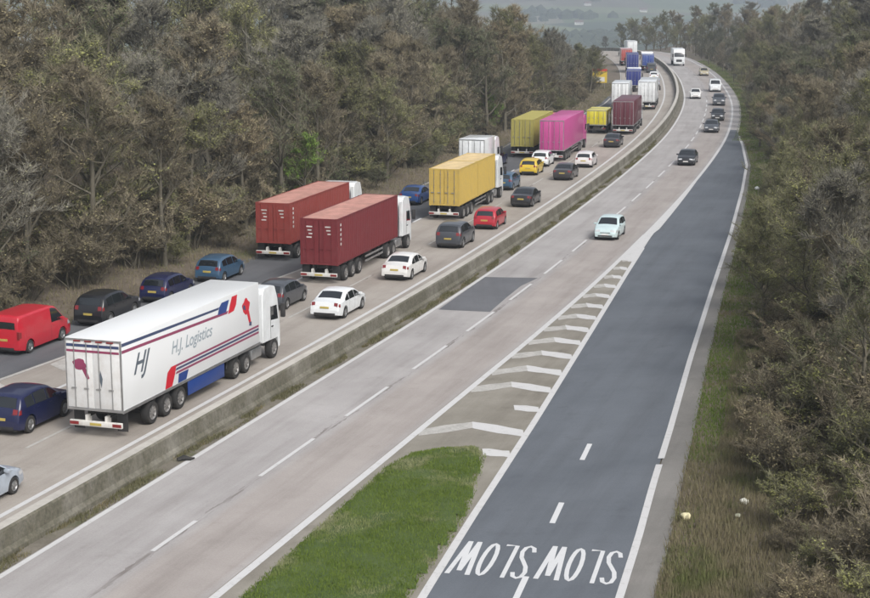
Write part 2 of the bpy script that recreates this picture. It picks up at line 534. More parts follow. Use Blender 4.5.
def dash_mesh(L, w, m, name):
    me = bpy.data.meshes.new(name)
    me.from_pydata([(0, -w / 2, 0), (L, -w / 2, 0), (L, w / 2, 0), (0, w / 2, 0)], [], [(0, 1, 2, 3)])
    me.materials.append(m); return me
DM6 = dash_mesh(5.4, .17, MATS['line_white'], 'lane_mark')
DM3 = dash_mesh(3.2, .17, MATS['line_white'], 'lane_mark')
DM6W = dash_mesh(5.0, .15, MATS['line_worn'], 'lane_mark')
DM2 = dash_mesh(2.3, .20, MATS['line_fresh'], 'lane_mark')
def dashes(parent, y_start, y_end, fo, period, me, z=ZM):
    f = fo if callable(fo) else (lambda y: fo)
    s = arc(y_start)
    while s < arc(y_end):
        y = y_of_arc(s)
        o = link('lane_mark', me, parent)
        o.location = rp(y, f(y), z); o.rotation_euler = (0, 0, heading(y + 1.5))
        s += period
dashes(road_to, 50.5, 51.5, 0, 9, DM3)
dashes(road_to, 58.7, 260, 0, 9.05, DM6)
dashes(road_to, 33.0, 45, 0, 9, DM3)
dashes(road_from, 25, 330, -10.45, 9, DM6W)
dashes(join_road, 107, 190, -14.55, 7, DM2, .013)
for px, py in ((520, 590), (557, 513), (586, 452)):
    p = un(px, py)
    o = link('lane_mark', DM2, exit_road)
    hd = math.atan2(1, (sl(p.y + 3) - sl(p.y - 3) + sr(p.y + 3) - sr(p.y - 3)) / 12)
    o.location = (p.x - 1.15 * math.cos(hd), p.y - 1.15 * math.sin(hd), .013); o.rotation_euler = (0, 0, hd)

# chevrons of the exit nose: point towards the traffic, each arm its own bar
def bar(parent, name, a, b, w, m, z):
    a = Vector(a); b = Vector(b); d = (b - a).normalized(); n = Vector((0, 1))
    # bars cut parallel to y so that they meet the edge lines cleanly
    vs = []; k = 4
    for i in range(k + 1):
        t = i / k; p = a.lerp(b, t); ww = w * (1 + .12 * math.sin(7 * t + a.x * 3))
        vs += [(p.x, p.y - ww / 2, z), (p.x, p.y + ww / 2, z)]
    mb = MB(); mb.add(vs, [(2 * i, 2 * i + 2, 2 * i + 3, 2 * i + 1) for i in range(k)])
    return mb.build(name, m, parent)
yb = [61.6, 64.6, 68.4, 71.8, 75.1, 78.5]
while yb[-1] < 116: yb.append(yb[-1] + 3.15)
for i, y in enumerate(yb):
    xl_ = rp(y, 4.0)[0] + .25; xr_ = sl(y) - .16
    if xr_ - xl_ < .5: break
    gap = xr_ - xl_
    apex_x = xl_ + gap * .52; ap = y + .30 * gap
    w = 1.15
    if i in (0, 2):      # only the stub by the slip road is left of these
        bar(gore, 'chevron', (xr_ - min(1.05, gap * .4), y + .34), (xr_ + .02, y), w * .8, MATS['line_white'], .010)
    else:
        bar(gore, 'chevron', (apex_x, ap), (xr_ + .02, y), w, MATS['line_white'], .010)
        bar(gore, 'chevron', (xl_ - .02, y + .25 * gap - .45 * gap * .5), (apex_x, ap), w * .9, MATS['line_worn'], .011)
# chevrons of the joining nose on the far side
for i in range(12):
    y = 30 + i * 5.2
    a, b = ln_(y) + .2, -14.6
    if b - a < .8: break
    mb = MB(); mid = (a + b) / 2
    pts = [rp(y, a, 0), rp(y + 1.5, a, 0), rp(y - (b - a) * .35 + 1.5, mid, 0), rp(y - (b - a) * .35, mid, 0), rp(y + 1.5, b, 0), rp(y, b, 0)]
    mb.add([(p[0], p[1], ZM) for p in pts], [(0, 1, 2, 3), (3, 2, 4, 5)])
    mb.build('chevron', MATS['line_worn'], road_from)

# asphalt repair in the offside lane
pc = [un(438.5, 309.6), un(485, 277), un(538, 278), un(521, 286), un(506, 298), un(490, 312)]
mb = MB(); mb.add([(p.x, p.y, .006) for p in pc], [tuple(range(6))])
me = bpy.data.meshes.new('asphalt_patch'); me.from_pydata([(p.x, p.y, .006) for p in pc], [], [(0, 5, 4, 3, 2, 1)])
uvl = me.uv_layers.new(name='metres')
for lp in me.loops: uvl.data[lp.index].uv = (pc[lp.vertex_index].x, pc[lp.vertex_index].y)
me.materials.append(MATS['asphalt_patch'])
if me.polygons[0].normal.z < 0: me.flip_normals()
o = link('asphalt_patch', me, road_to)

# SLOW, once for each lane of the slip road, to be read by drivers coming down it
def stroke(mb, pts, w, T, closed=False):
    n = len(pts); L = []; R = []
    for i in range(n):
        a = Vector(pts[(i - 1) % n] if closed or i > 0 else pts[i]); b = Vector(pts[(i + 1) % n] if closed or i < n - 1 else pts[i])
        d = (b - a).normalized(); nn = Vector((-d.y, d.x)); p = Vector(pts[i])
        L.append(p + nn * w / 2); R.append(p - nn * w / 2)
    vs = [T(q) for q in L] + [T(q) for q in R]
    fs = [(i, (i + 1) % n, (i + 1) % n + n, i + n) for i in range(n if closed else n - 1)]
    mb.add(vs, fs)
LET = {'S': [[(.46, 2.3), (.40, 2.62), (.26, 2.74), (.12, 2.62), (.06, 2.25), (.12, 1.8), (.26, 1.42), (.40, 1.05), (.46, .58), (.40, .2), (.26, .06), (.12, .2), (.06, .55)]],
       'L': [[(.08, 2.8), (.08, .1), (.46, .1)]],
       'O': [[(.26 + .2 * math.cos(t), 1.4 + 1.33 * math.sin(t)) for t in np.linspace(0, 2 * math.pi, 17)[:-1]]],
       'W': [[(.02, 2.8), (.20, .0)], [(.20, .0), (.36, 2.5)], [(.36, 2.5), (.52, .0)], [(.52, .0), (.70, 2.8)]]}
def word_slow(cx, cy, hd):
    dx = {'S': 0, 'L': .64, 'O': 1.22, 'W': 1.86}
    W_ = 2.6; f = Vector((math.cos(hd), math.sin(hd))); r = Vector((f.y, -f.x))
    for ch in 'SLOW':
        def T(q, ch=ch):
            u = ((q[0] + dx[ch]) - W_ / 2) * .96; v = q[1] * 1.1
            p = Vector((cx, cy)) + r * u + f * v
            return (p.x, p.y, .0135)
        mb = MB()
        for n_, st in enumerate(LET[ch]):
            if ch == 'W':           # slanting bars with level ends
                (u0, v0), (u1, v1) = st; h_ = .085
                q4 = [T((u0 - h_, v0)), T((u0 + h_, v0)), T((u1 + h_, v1)), T((u1 - h_, v1))]
                mb.add([(p_[0], p_[1], p_[2] + .0006 * n_) for p_ in q4], [(0, 1, 2, 3)])
            else:
                stroke(mb, st, .15, T, closed=(ch == 'O'))
        mb.build('letter', MATS['line_fresh'], exit_road)
for py, k_ in ((544, .255), (549, .735)):
    yw = un(530, py).y
    p = Vector((sl(yw) + (sr(yw) - sl(yw)) * k_, yw, 0))
    hd = math.atan2(-1, -.225)      # reading direction is towards the camera
    word_slow(p.x, p.y, hd)

# ------------------------------------------------------------------ central barrier
def barrier_mat():
    m, nt, b = new_mat('barrier_concrete')
    geo = nt.nodes.new('ShaderNodeNewGeometry'); P = geo.outputs['Position']
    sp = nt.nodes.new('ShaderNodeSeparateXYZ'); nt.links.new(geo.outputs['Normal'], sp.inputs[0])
    pz = nt.nodes.new('ShaderNodeSeparateXYZ'); nt.links.new(P, pz.inputs[0])
    n = noise_n(nt, P, .8, 7, .7); f = noise_n(nt, P, 6, 5, .7)
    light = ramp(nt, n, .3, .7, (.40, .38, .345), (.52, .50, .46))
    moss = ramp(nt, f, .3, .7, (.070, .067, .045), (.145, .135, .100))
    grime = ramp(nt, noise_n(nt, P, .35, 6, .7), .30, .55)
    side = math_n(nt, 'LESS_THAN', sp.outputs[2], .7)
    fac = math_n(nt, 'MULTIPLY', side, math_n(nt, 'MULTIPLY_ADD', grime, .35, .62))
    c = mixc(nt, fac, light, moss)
    c = mixc(nt, .4, c, ramp(nt, f, .2, .8, (.6, .6, .6), (1.2, 1.2, 1.2)), 'MULTIPLY')
    nt.links.new(c, b.inputs['Base Color']); b.inputs['Roughness'].default_value = .9
    bump_n(nt, b, f, .4, .02)
    return m
prof = [(-4.16, .0), (-4.18, .16), (-4.30, .30), (-4.34, .86), (-4.40, .93), (-4.80, .93), (-4.86, .86), (-4.90, .30), (-4.94, 0)]
mb = MB(); mb.grid([[rp(y, o, z) for o, z in prof] for y in ys(Y0, Y1, 1.5)])
bar_o = mb.build('central_barrier', barrier_mat(), None, 30)
tag(bar_o, 'long grey mossy concrete barrier between the two carriageways', 'barrier')

# ------------------------------------------------------------------ vehicles
GLASS = M('car_glass', (.010, .013, .016), .04, 0, .6, .1, 2, spec=.7)
TYRE = M('tyre_rubber', (.022, .022, .022), .85, vary=.2, scale=8, dirt=.4, dirtcol=(.08, .07, .06))
RIM = M('alloy', (.42, .43, .44), .35, .8, vary=.15, scale=6, dirt=.35)
STEEL = M('steel_rim', (.30, .30, .30), .5, .4, vary=.2, scale=6, dirt=.5)
DARK = M('dark_plastic', (.025, .025, .027), .6, vary=.25, scale=4, dirt=.3, dirtcol=(.09, .08, .07))
CHASSIS = M('chassis_steel', (.04, .038, .036), .65, .2, vary=.3, scale=3, dirt=.5, dirtcol=(.10, .085, .07))
TAIL = M('tail_light', (.20, .010, .012), .3, coat=.6, vary=.15)
HEAD = M('head_light', (.62, .64, .66), .12, .2, coat=.6, vary=.1)
PLATE_Y = M('plate_yellow', (.46, .36, .09), .55, vary=.08)
PLATE_W = M('plate_white', (.7, .7, .68), .5, vary=.08)
ALU = M('aluminium', (.50, .51, .52), .38, .85, vary=.12, scale=3, dirt=.3)
AMBER = M('amber_lens', (.6, .22, .02), .3, coat=.5, vary=.1)

CARS = {   # silhouette from rear to front (x, z), belt height at rear and front, side window x ranges, windscreen and rear window x ranges
    'hatch': dict(L=4.15, W=1.78, rw=.315, wx=(.72, 3.30), belt=(.98, .90), crown=.05,
                  top=[(0, .56), (.05, .80), (.12, .98), (.38, 1.33), (.62, 1.43), (1.2, 1.50), (2.0, 1.50), (2.45, 1.43), (3.12, 1.02), (3.2, .98), (3.75, .86), (4.02, .74), (4.12, .60), (4.15, .48)],
                  side=[(.55, 1.15), (1.21, 2.05), (2.11, 3.05)], ws=(2.47, 3.11), rwn=(.14, .40), tail=(.055, .125), tz=(.80, .96), hz=(.62, .76)),
    'saloon': dict(L=4.65, W=1.82, rw=.325, wx=(.95, 3.70), belt=(.95, .88), crown=.05,
                   top=[(0, .55), (.04, .78), (.10, .97), (.55, 1.02), (.72, 1.06), (1.35, 1.36), (1.7, 1.43), (2.3, 1.45), (2.75, 1.38), (3.5, .98), (3.6, .95), (4.25, .82), (4.52, .70), (4.62, .58), (4.65, .46)],
                   side=[(.95, 1.55), (1.61, 2.40), (2.46, 3.42)], ws=(2.78, 3.48), rwn=(.76, 1.34), tail=(.045, .10), tz=(.76, .93), hz=(.60, .74)),
    'suv': dict(L=4.55, W=1.90, rw=.37, wx=(.82, 3.55), belt=(1.12, 1.05), crown=.05,
                top=[(0, .62), (.05, .92), (.12, 1.12), (.38, 1.52), (.60, 1.62), (1.3, 1.69), (2.1, 1.69), (2.55, 1.61), (3.25, 1.17), (3.35, 1.13), (4.1, 1.02), (4.4, .90), (4.52, .74), (4.55, .58)],
                side=[(.58, 1.2), (1.26, 2.15), (2.21, 3.2)], ws=(2.58, 3.24), rwn=(.14, .40), tail=(.055, .125), tz=(.92, 1.12), hz=(.76, .92)),
    'estate': dict(L=4.70, W=1.82, rw=.325, wx=(.95, 3.72), belt=(.96, .89), crown=.05,
                   top=[(0, .55), (.05, .80), (.12, .98), (.50, 1.36), (.72, 1.44), (1.5, 1.49), (2.3, 1.49), (2.8, 1.40), (3.52, 1.0), (3.6, .96), (4.28, .83), (4.56, .70), (4.67, .58), (4.70, .46)],
                   side=[(.62, 1.50), (1.56, 2.40), (2.46, 3.44)], ws=(2.83, 3.50), rwn=(.15, .52), tail=(.055, .125), tz=(.80, .96), hz=(.60, .75)),
    'van': dict(L=5.1, W=1.96, rw=.34, wx=(.95, 4.05), belt=(1.18, 1.10), crown=.04,
                top=[(0, .60), (.03, 1.10), (.07, 1.70), (.14, 1.92), (.3, 1.98), (1.5, 2.0), (3.2, 1.99), (3.55, 1.90), (4.25, 1.24), (4.35, 1.18), (4.85, 1.0), (5.02, .84), (5.08, .66), (5.1, .52)],
                side=[(3.0, 4.2)], ws=(3.6, 4.23), rwn=(.045, .068), tail=(.02, .028), tz=(.9, 1.2), hz=(.78, .98)),
}
def car_fn(k):
    c = CARS[k]; tx = [p[0] for p in c['top']]; tz = [p[1] for p in c['top']]
    # smooth the silhouette a little
    def top(x):
        return float(np.mean([np.interp(min(max(x + d, 0), c['L']), tx, tz) for d in (-.05, -.02, 0, .02, .05)])) if .15 < x < c['L'] - .15 else float(np.interp(x, tx, tz))
    ra = c['rw'] + .065
    def low(x):
        z = .22 + .10 * max(0, (.45 - x) / .45) + .06 * max(0, (x - c['L'] + .5) / .5)
        for wx in c['wx']:
            d = abs(x - wx)
            if d < ra: z = max(z, c['rw'] + math.sqrt(ra * ra - d * d))
        return z
    def belt(x): return c['belt'][0] + (c['belt'][1] - c['belt'][0]) * x / c['L']
    def w(x, z):
        h = c['W'] / 2; L = c['L']
        tf_ = max(0, (x - (L - 1.0)) / 1.0); tr = max(0, (.6 - x) / .6)
        h *= 1 - .17 * tf_ ** 2.2 - .09 * tr ** 2
        h *= 1 - .05 * max(0, (.5 - z) / .3) ** 2
        bz = belt(x)
        if z > bz:
            th = .12 if k == 'van' else .34
            h -= (z - bz) * th
        elif z > bz - .25:
            h -= .02 * ((z - bz + .25) / .25) ** 2
        zt = top(x)
        r = (zt - z)
        if r < .09: h -= .06 * ((.09 - r) / .09) ** 2
        return h
    return c, top, low, belt, w
def car_columns(c):
    xs = set(np.linspace(0, c['L'], 46).round(3)) | {p[0] for p in c['top']}
    ra = c['rw'] + .065
    for wx in c['wx']:
        for a in np.linspace(-1, 1, 13): xs.add(round(wx + ra * math.sin(a * math.pi / 2), 3))
        xs.add(round(wx - ra - .002, 3)); xs.add(round(wx + ra + .002, 3))
    return sorted(xs)
WHEEL_CACHE = {}
def wheel(parent, x, y, r, wd, rim_mat, key):
    """tyre with its rim; outer face points to the sign of y"""
    k = (key, r, wd, y > 0)
    if k not in WHEEL_CACHE:
        s = 1 if y > 0 else -1
        mb = MB(); mb.lathe_y([(r * .62, -s * wd / 2), (r * .93, -s * wd / 2), (r, -s * wd * .36), (r, s * wd * .36), (r * .93, s * wd / 2), (r * .62, s * wd / 2)], 0, 0, 20)
        t = mb.mesh('wheel', TYRE, 40)
        mb = MB(); mb.lathe_y([(r * .64, s * wd * .47), (r * .60, s * wd * .40), (r * .52, s * wd * .28), (.001, s * wd * .28)], 0, 0, 20)
        for q in range(5 if key == 'car' else 8):
            a = 2 * math.pi * q / (5 if key == 'car' else 8)
            ca, sa = math.cos(a), math.sin(a); t2 = .085 * r if key == 'car' else .05 * r
            y0, y1 = s * wd * .29, s * wd * .44
            vs = [(ca * rr - sa * tt, yy, sa * rr + ca * tt) for rr in (r * .1, r * .61) for tt in (-t2, t2) for yy in (y0, y1)]
            mb.add(vs, [(0, 1, 3, 2), (4, 6, 7, 5), (0, 4, 5, 1), (2, 3, 7, 6), (0, 2, 6, 4), (1, 5, 7, 3)])
        mb.lathe_y([(r * .2, s * wd * .28), (r * .2, s * wd * .46), (.001, s * wd * .47)], 0, 0, 10)
        WHEEL_CACHE[k] = (t, mb.mesh('rim', rim_mat, 40))
    t, rm = WHEEL_CACHE[k]
    o = link('wheel', t, parent); o.location = (x, y, r)
    link('rim', rm, o)
    return o
CAR_CACHE = {}
def car_meshes(kind, pm):
    key = (kind, pm.name)
    if key in CAR_CACHE: return CAR_CACHE[key]
    c, top, low, belt, w = car_fn(kind); L = c['L']
    out = []
    xs = car_columns(c); T = [0, .14, .3, .45, .58, .7, .8, .88, .94, .975, 1]; V = [-1, -.8, -.5, -.2, .2, .5, .8, 1]
    body = MB(); rows = []
    for x in xs:
        zl, zt = low(x), max(top(x), low(x) + .06)
        ring = []
        for t in T: z = zl + (zt - zl) * t; ring.append((x, -w(x, z), z))
        wt = w(x, zt)
        for v in V[1:-1]: ring.append((x, v * wt, zt + c['crown'] * (1 - v * v)))
        for t in T[::-1]: z = zl + (zt - zl) * t; ring.append((x, w(x, z), z))
        rows.append(ring)
    body.grid(rows, loop=True)
    n = len(rows[0])
    body.add(rows[0], [tuple(range(n))]); body.add(rows[-1], [tuple(range(n))])
    out.append(('body', body.mesh('body', pm, 38), None))
    # dark underside that closes the wheel arches
    ub = MB(); ub.box(.12, L - .15, -c['W'] / 2 + .24, c['W'] / 2 - .24, .17, .60, b=.03)
    out.append(('underbody', ub.mesh('underbody', DARK, 40), None))
    def side_patch(mb, s, x0, x1, zlo, zhi, nx_=9, nz=4, off=.007):
        rows_ = []
        for i in range(nx_ + 1):
            x = x0 + (x1 - x0) * i / nx_; a, b = zlo(x), zhi(x)
            if b < a + .012: b = a + .012
            rows_.append([(x, s * (w(x, a + (b - a) * j / nz) + off), a + (b - a) * j / nz) for j in range(nz + 1)])
        mb.grid(rows_)
    def top_patch(mb, x0, x1, v0, v1, nx_=6, nv=6, off=.01):
        rows_ = []
        for i in range(nx_ + 1):
            x = x0 + (x1 - x0) * i / nx_; zt = top(x)
            sl_ = (top(min(x + .03, L)) - top(max(x - .03, 0))) / (min(x + .03, L) - max(x - .03, 0)); q = math.hypot(1, sl_)
            r_ = []
            for j in range(nv + 1):
                v = v0 + (v1 - v0) * j / nv
                r_.append((x - sl_ / q * off, v * w(x, zt), zt + c['crown'] * (1 - v * v) + off / q))
            rows_.append(r_)
        mb.grid(rows_)
    for s in (-1, 1):
        for (a, b) in c['side']:
            mb = MB(); side_patch(mb, s, a, b, lambda x: belt(x) + .035, lambda x: top(x) - .10)
            out.append(('side_window', mb.mesh('side_window', GLASS, 60), None))
    mb = MB(); top_patch(mb, *c['ws'], -.88, .88); out.append(('windscreen', mb.mesh('windscreen', GLASS, 60), None))
    mb = MB(); top_patch(mb, *c['rwn'], -.84, .84); out.append(('rear_window', mb.mesh('rear_window', GLASS, 60), None))
    for s in (-1, 1):
        mb = MB(); side_patch(mb, s, .03, .22, lambda x: c['tz'][0], lambda x: min(c['tz'][1], top(x) - .03), 5, 2, .012)
        if kind != 'van': top_patch(mb, *c['tail'], s * .72, s * .99, 3, 4, .012)
        else: mb.box(-.012, .04, min(s * .82, s * .95), max(s * .82, s * .95), .85, 1.25)
        out.append(('tail_light', mb.mesh('tail_light', TAIL, 40), None))
        mb = MB(); side_patch(mb, s, L - .50, L - .10, lambda x: c['hz'][0] - .02, lambda x: min(c['hz'][1], top(x) - .02), 5, 2, .012)
        xh = (L - .14, L - .045); top_patch(mb, *xh, s * .52, s * .98, 3, 4, .012)
        out.append(('headlight', mb.mesh('headlight', HEAD, 40), None))
        bz = belt(c['side'][-1][1]) + .06; xm = c['side'][-1][1] - .28; ym = w(xm, bz)
        mb = MB(); mb.box(xm - .08, xm + .10, min(s * (ym - .02), s * (ym + .19)), max(s * (ym - .02), s * (ym + .19)), bz, bz + .13, b=.03)
        out.append(('mirror', mb.mesh('mirror', pm, 40), None))
        for (a, b) in c['side'][-2:]:
            zb = belt(a) - .14; mb = MB(); yy = w(a + .2, zb)
            mb.box(a + .08, a + .27, min(s * (yy - .01), s * (yy + .025)), max(s * (yy - .01), s * (yy + .025)), zb, zb + .03)
            out.append(('door_handle', mb.mesh('door_handle', pm, 40), None))
        for (a, b) in c['side']:                       # door shuts as thin dark seams
            xx = a - .03
            if c['wx'][0] + .3 < xx < L:
                mb = MB(); side_patch(mb, s, xx - .006, xx + .006, lambda x: .32, lambda x: belt(x), 1, 5, .003)
                out.append(('door_seam', mb.mesh('door_seam', DARK, 40), None))
    mb = MB(); mb.box(-.012, .06, -.26, .26, .66 if kind != 'van' else .74, .77 if kind != 'van' else .85)
    out.append(('number_plate', mb.mesh('number_plate', PLATE_Y), None))
    mb = MB(); mb.box(L - .05, L + .014, -.26, .26, .40, .51); out.append(('number_plate', mb.mesh('number_plate', PLATE_W), None))
    mb = MB(); mb.box(L - .10, L + .008, -.52, .52, .30, .39); mb.box(L - .14, L - .006, -.36, .36, .535, .60)
    out.append(('grille', mb.mesh('grille', DARK), None))
    mb = MB(); mb.box(-.008, .1, -.62, .62, .30, .42); out.append(('rear_valance', mb.mesh('rear_valance', DARK), None))
    CAR_CACHE[key] = out
    return out
TAKEN = []
def put(kind, L, px, py, toward=False, o=None, x_front=False):
    """rear (or, when coming towards us, front) middle of a vehicle at a point of the photograph -> location, heading"""
    p = un(px, py); y, off = road_of(p.x, p.y)
    if o is not None: off = o
    hd = heading(y + (L / 2))
    q = Vector(rp(y, off, .006))
    if toward:
        d = Vector((math.cos(hd), math.sin(hd), 0)); q = q + d * L; hd += math.pi
    TAKEN.append((kind, round(y, 1), round(off, 1)))
    return q, hd
def car(kind, pm, px, py, label, toward=False, o=None, group='cars in the slow traffic heading away', cat='car', name=None):
    L = CARS[kind]['L']
    q, hd = put(kind, L, px, py, toward, o)
    root = empty(name or {'van': 'van', 'suv': 'suv'}.get(kind, 'car'), q, hd)
    tag(root, label, cat, group)
    for nm, me, _ in car_meshes(kind, pm): link(nm, me, root)
    c = CARS[kind]
    for wx in c['wx']:
        for s in (-1, 1): wheel(root, wx, s * (c['W'] / 2 - .115), c['rw'], .21, RIM, 'car')
    return root

# ---- lorries
def cab(root, x0, pm, high=True, day=False):
    """cab-over tractor, its back at x0, its front at x0 + 2.3"""
    L = 2.25; W = 1.22; x1 = x0 + L
    zt = 3.75 if high else 2.95
    pr = [(x0, 1.0), (x0, zt - .35), (x0 + .2, zt - .05), (x0 + .9, zt), (x0 + 1.55, zt - .12), (x1 - .28, zt - .75 if high else zt - .2), (x1 - .02, 1.95), (x1, 1.55), (x1, .75), (x1 - .05, .45), (x1 - .35, .42), (x1 - .42, .95)]
    bm_rows = []
    mb = MB()
    ys_ = [-W, -W + .07, -W + .22, 0, W - .22, W - .07, W]
    rows = []
    cx, cz = x0 + L / 2, 2.0
    for yy in ys_:
        k = 1 - .055 * (abs(yy) > W - .01) - .018 * (abs(abs(yy) - W + .07) < .01)
        rows.append([(cx + (x - cx) * k - (.10 * (abs(yy) / W) ** 3 if x > cx + .8 else 0), yy, cz + (z - cz) * (k * .5 + .5)) for x, z in pr])
    mb.grid(rows, loop=True); n = len(pr)
    mb.add(rows[0], [tuple(range(n))]); mb.add(rows[-1], [tuple(range(n))])
    body = mb.build('cab', pm, root, 40)
    zw = zt - .85 if high else zt - .28
    mb = MB(); rows = []
    for i in range(4):
        t = i / 3; z = 2.02 + (zw - 2.02) * t; x = x1 - .02 - .26 * t * (z - 1.95) / max(.1, zw - 1.95) + .012
        rows.append([(x - .10 * (abs(v) ** 3) + .012, v * (W - .10), z) for v in (-.95, -.6, 0, .6, .95)])
    mb.grid(rows); mb.build('windscreen', GLASS, body, 60)
    for s in (-1, 1):
        mb = MB(); mb.add([(x1 - 1.25, s * (W + .004), 1.98), (x1 - .38, s * (W + .004), 1.9), (x1 - .52, s * (W + .004), 2.62), (x1 - 1.25, s * (W + .004), 2.66)], [(0, 1, 2, 3)])
        mb.build('side_window', GLASS, body)
        mb = MB(); mb.box(x1 - .28, x1 - .08, min(s * (W + .08), s * (W + .30)), max(s * (W + .08), s * (W + .30)), 1.95, 2.65, b=.04)
        mb.box(x1 - .24, x1 - .18, min(s * (W - .08), s * (W + .1)), max(s * (W - .08), s * (W + .1)), 2.5, 2.56)
        mb.build('mirror', DARK, body, 40)
        mb = MB(); mb.box(x1 - .1, x1 + .02, min(s * .72, s * 1.10), max(s * .72, s * 1.10), .62, .84, b=.03); mb.build('headlight', HEAD, body, 40)
        mb = MB(); mb.box(x1 - 1.3, x1 - 1.27, min(s * (W - .04), s * (W + .006)), max(s * (W - .04), s * (W + .006)), 1.05, 2.7)
        mb.box(x1 - 1.2, x1 - 1.0, min(s * (W - .02), s * (W + .03)), max(s * (W - .02), s * (W + .03)), 1.62, 1.68); mb.build('door_seam', DARK, body)
    mb = MB(); mb.box(x1 - .06, x1 + .018, -.62, .62, .92, 1.42)
    for q in range(5): mb.box(x1, x1 + .03, -.62, .62, .95 + q * .1, .98 + q * .1)
    mb.build('grille', DARK, body)
    mb = MB(); mb.box(x1 - .08, x1 + .015, -.26, .26, .48, .59); mb.build('number_plate', PLATE_W, body)
    if high:
        for s in (-1, 1):    # side deflectors between cab and trailer
            mb = MB(); mb.box(x0 - .48, x0 + .02, min(s * (W - .06), s * (W - .02)), max(s * (W - .06), s * (W - .02)), 1.1, zt - .3); mb.build('side_deflector', pm, body)
    return body
def tractor(root, x0, pm, axles=3, high=True):
    """tractor unit whose chassis starts at x0 (under the trailer)"""
    xf = x0 + 3.9
    cab(root, xf, pm, high)
    mb = MB(); mb.box(x0, xf + 1.7, -.45, .45, .62, .92); mb.box(x0 + .2, x0 + 1.2, -.5, .5, .92, 1.06)
    mb.build('tractor_chassis', CHASSIS, root)
    for s in (-1, 1):
        mb = MB(); mb.box(xf - 1.25, xf - .05, min(s * .62, s * 1.18), max(s * .62, s * 1.18), .42, .95, b=.08); mb.build('fuel_tank', ALU, root, 40)
        wheel(root, xf + 1.35, s * 1.06, .5, .32, STEEL, 'lorry_front')
        wheel(root, x0 + .75, s * .98, .5, .50, STEEL, 'lorry_drive')
        if axles == 3: wheel(root, x0 + 1.95, s * 1.06, .46, .32, STEEL, 'lorry_mid')
        mb = MB(); mb.tube([(x0 + .75 + .62 * math.cos(a), s * 1.0, .5 + .62 * math.sin(a)) for a in np.linspace(.15, math.pi - .15, 8)], .03, 4); mb.build('mudguard', DARK, root)
def trailer_gear(root, xa=(1.9, 3.2, 4.5), rear=0.0, zdeck=1.15, bumper=None, length=13.6, sides=True):
    for x in xa:
        for s in (-1, 1): wheel(root, rear + x, s * 1.06, .5, .36, STEEL, 'trailer')
    mb = MB()
    for s in (-1, 1): mb.box(rear + .3, rear + length - .6, s * .45 - .07, s * .45 + .07, .80, zdeck)
    for x in np.arange(.6, length - .8, 1.5): mb.box(rear + x, rear + x + .1, -.44, .44, .86, zdeck - .06)
    for x in xa: mb.box(rear + x - .07, rear + x + .07, -.9, .9, .43, .57)
    mb.build('trailer_frame', CHASSIS, root)
    mb = MB()
    for s in (-1, 1): mb.box(rear + length - 3.3, rear + length - 3.1, s * .7 - .08, s * .7 + .08, .25, .95)
    mb.build('landing_leg', CHASSIS, root)
    mb = MB(); mb.box(rear - .02, rear + .10, -1.2, 1.2, .45, .68, b=.02); mb.box(rear + .05, rear + .4, -.5, -.4, .6, .9); mb.box(rear + .05, rear + .4, .4, .5, .6, .9)
    mb.build('rear_bumper', bumper or M('white_grp', (.62, .62, .60), .5, dirt=.4), root, 40)
    for s in (-1, 1):
        mb = MB(); mb.box(rear - .035, rear + .02, s * .98 - .2, s * .98 + .2, .50, .63); mb.build('tail_light', TAIL, root)
    for s in (-1, 1):
        mb = MB(); mb.box(rear + .42, rear + .45, s * 1.0 - .24, s * 1.0 + .24, .22, zdeck - .04); mb.build('mud_flap', DARK, root)
    mb = MB(); mb.box(rear - .034, rear + .02, -.26, .26, .50, .61); mb.build('number_plate', PLATE_Y, root)
    if sides:
        for s in (-1, 1):
            mb = MB()
            for z in (.55, .85): mb.box(rear + 5.4, rear + length - 3.6, s * 1.2 - .02, s * 1.2 + .02, z, z + .12)
            mb.build('side_guard', ALU, root)
def flat_poly(parent, name, pts, side, m, off):
    """flat print on a side (x, z) ; side = y of the panel"""
    y = side + math.copysign(off, side)
    mb = MB(); mb.add([(x, y, z) for x, z in pts], [tuple(range(len(pts)))])
    return mb.build(name, m, parent)
def text_mesh(txt, size, shear=0.0, bold=.0):
    cu = bpy.data.curves.new('lettering', 'FONT'); cu.body = txt; cu.size = size; cu.shear = shear; cu.offset = bold
    to = bpy.data.objects.new('lettering', cu); COL.objects.link(to)
    dg = bpy.context.evaluated_depsgraph_get()
    me = bpy.data.meshes.new_from_object(to.evaluated_get(dg))
    bpy.data.objects.remove(to); me.name = 'lettering'
    return me
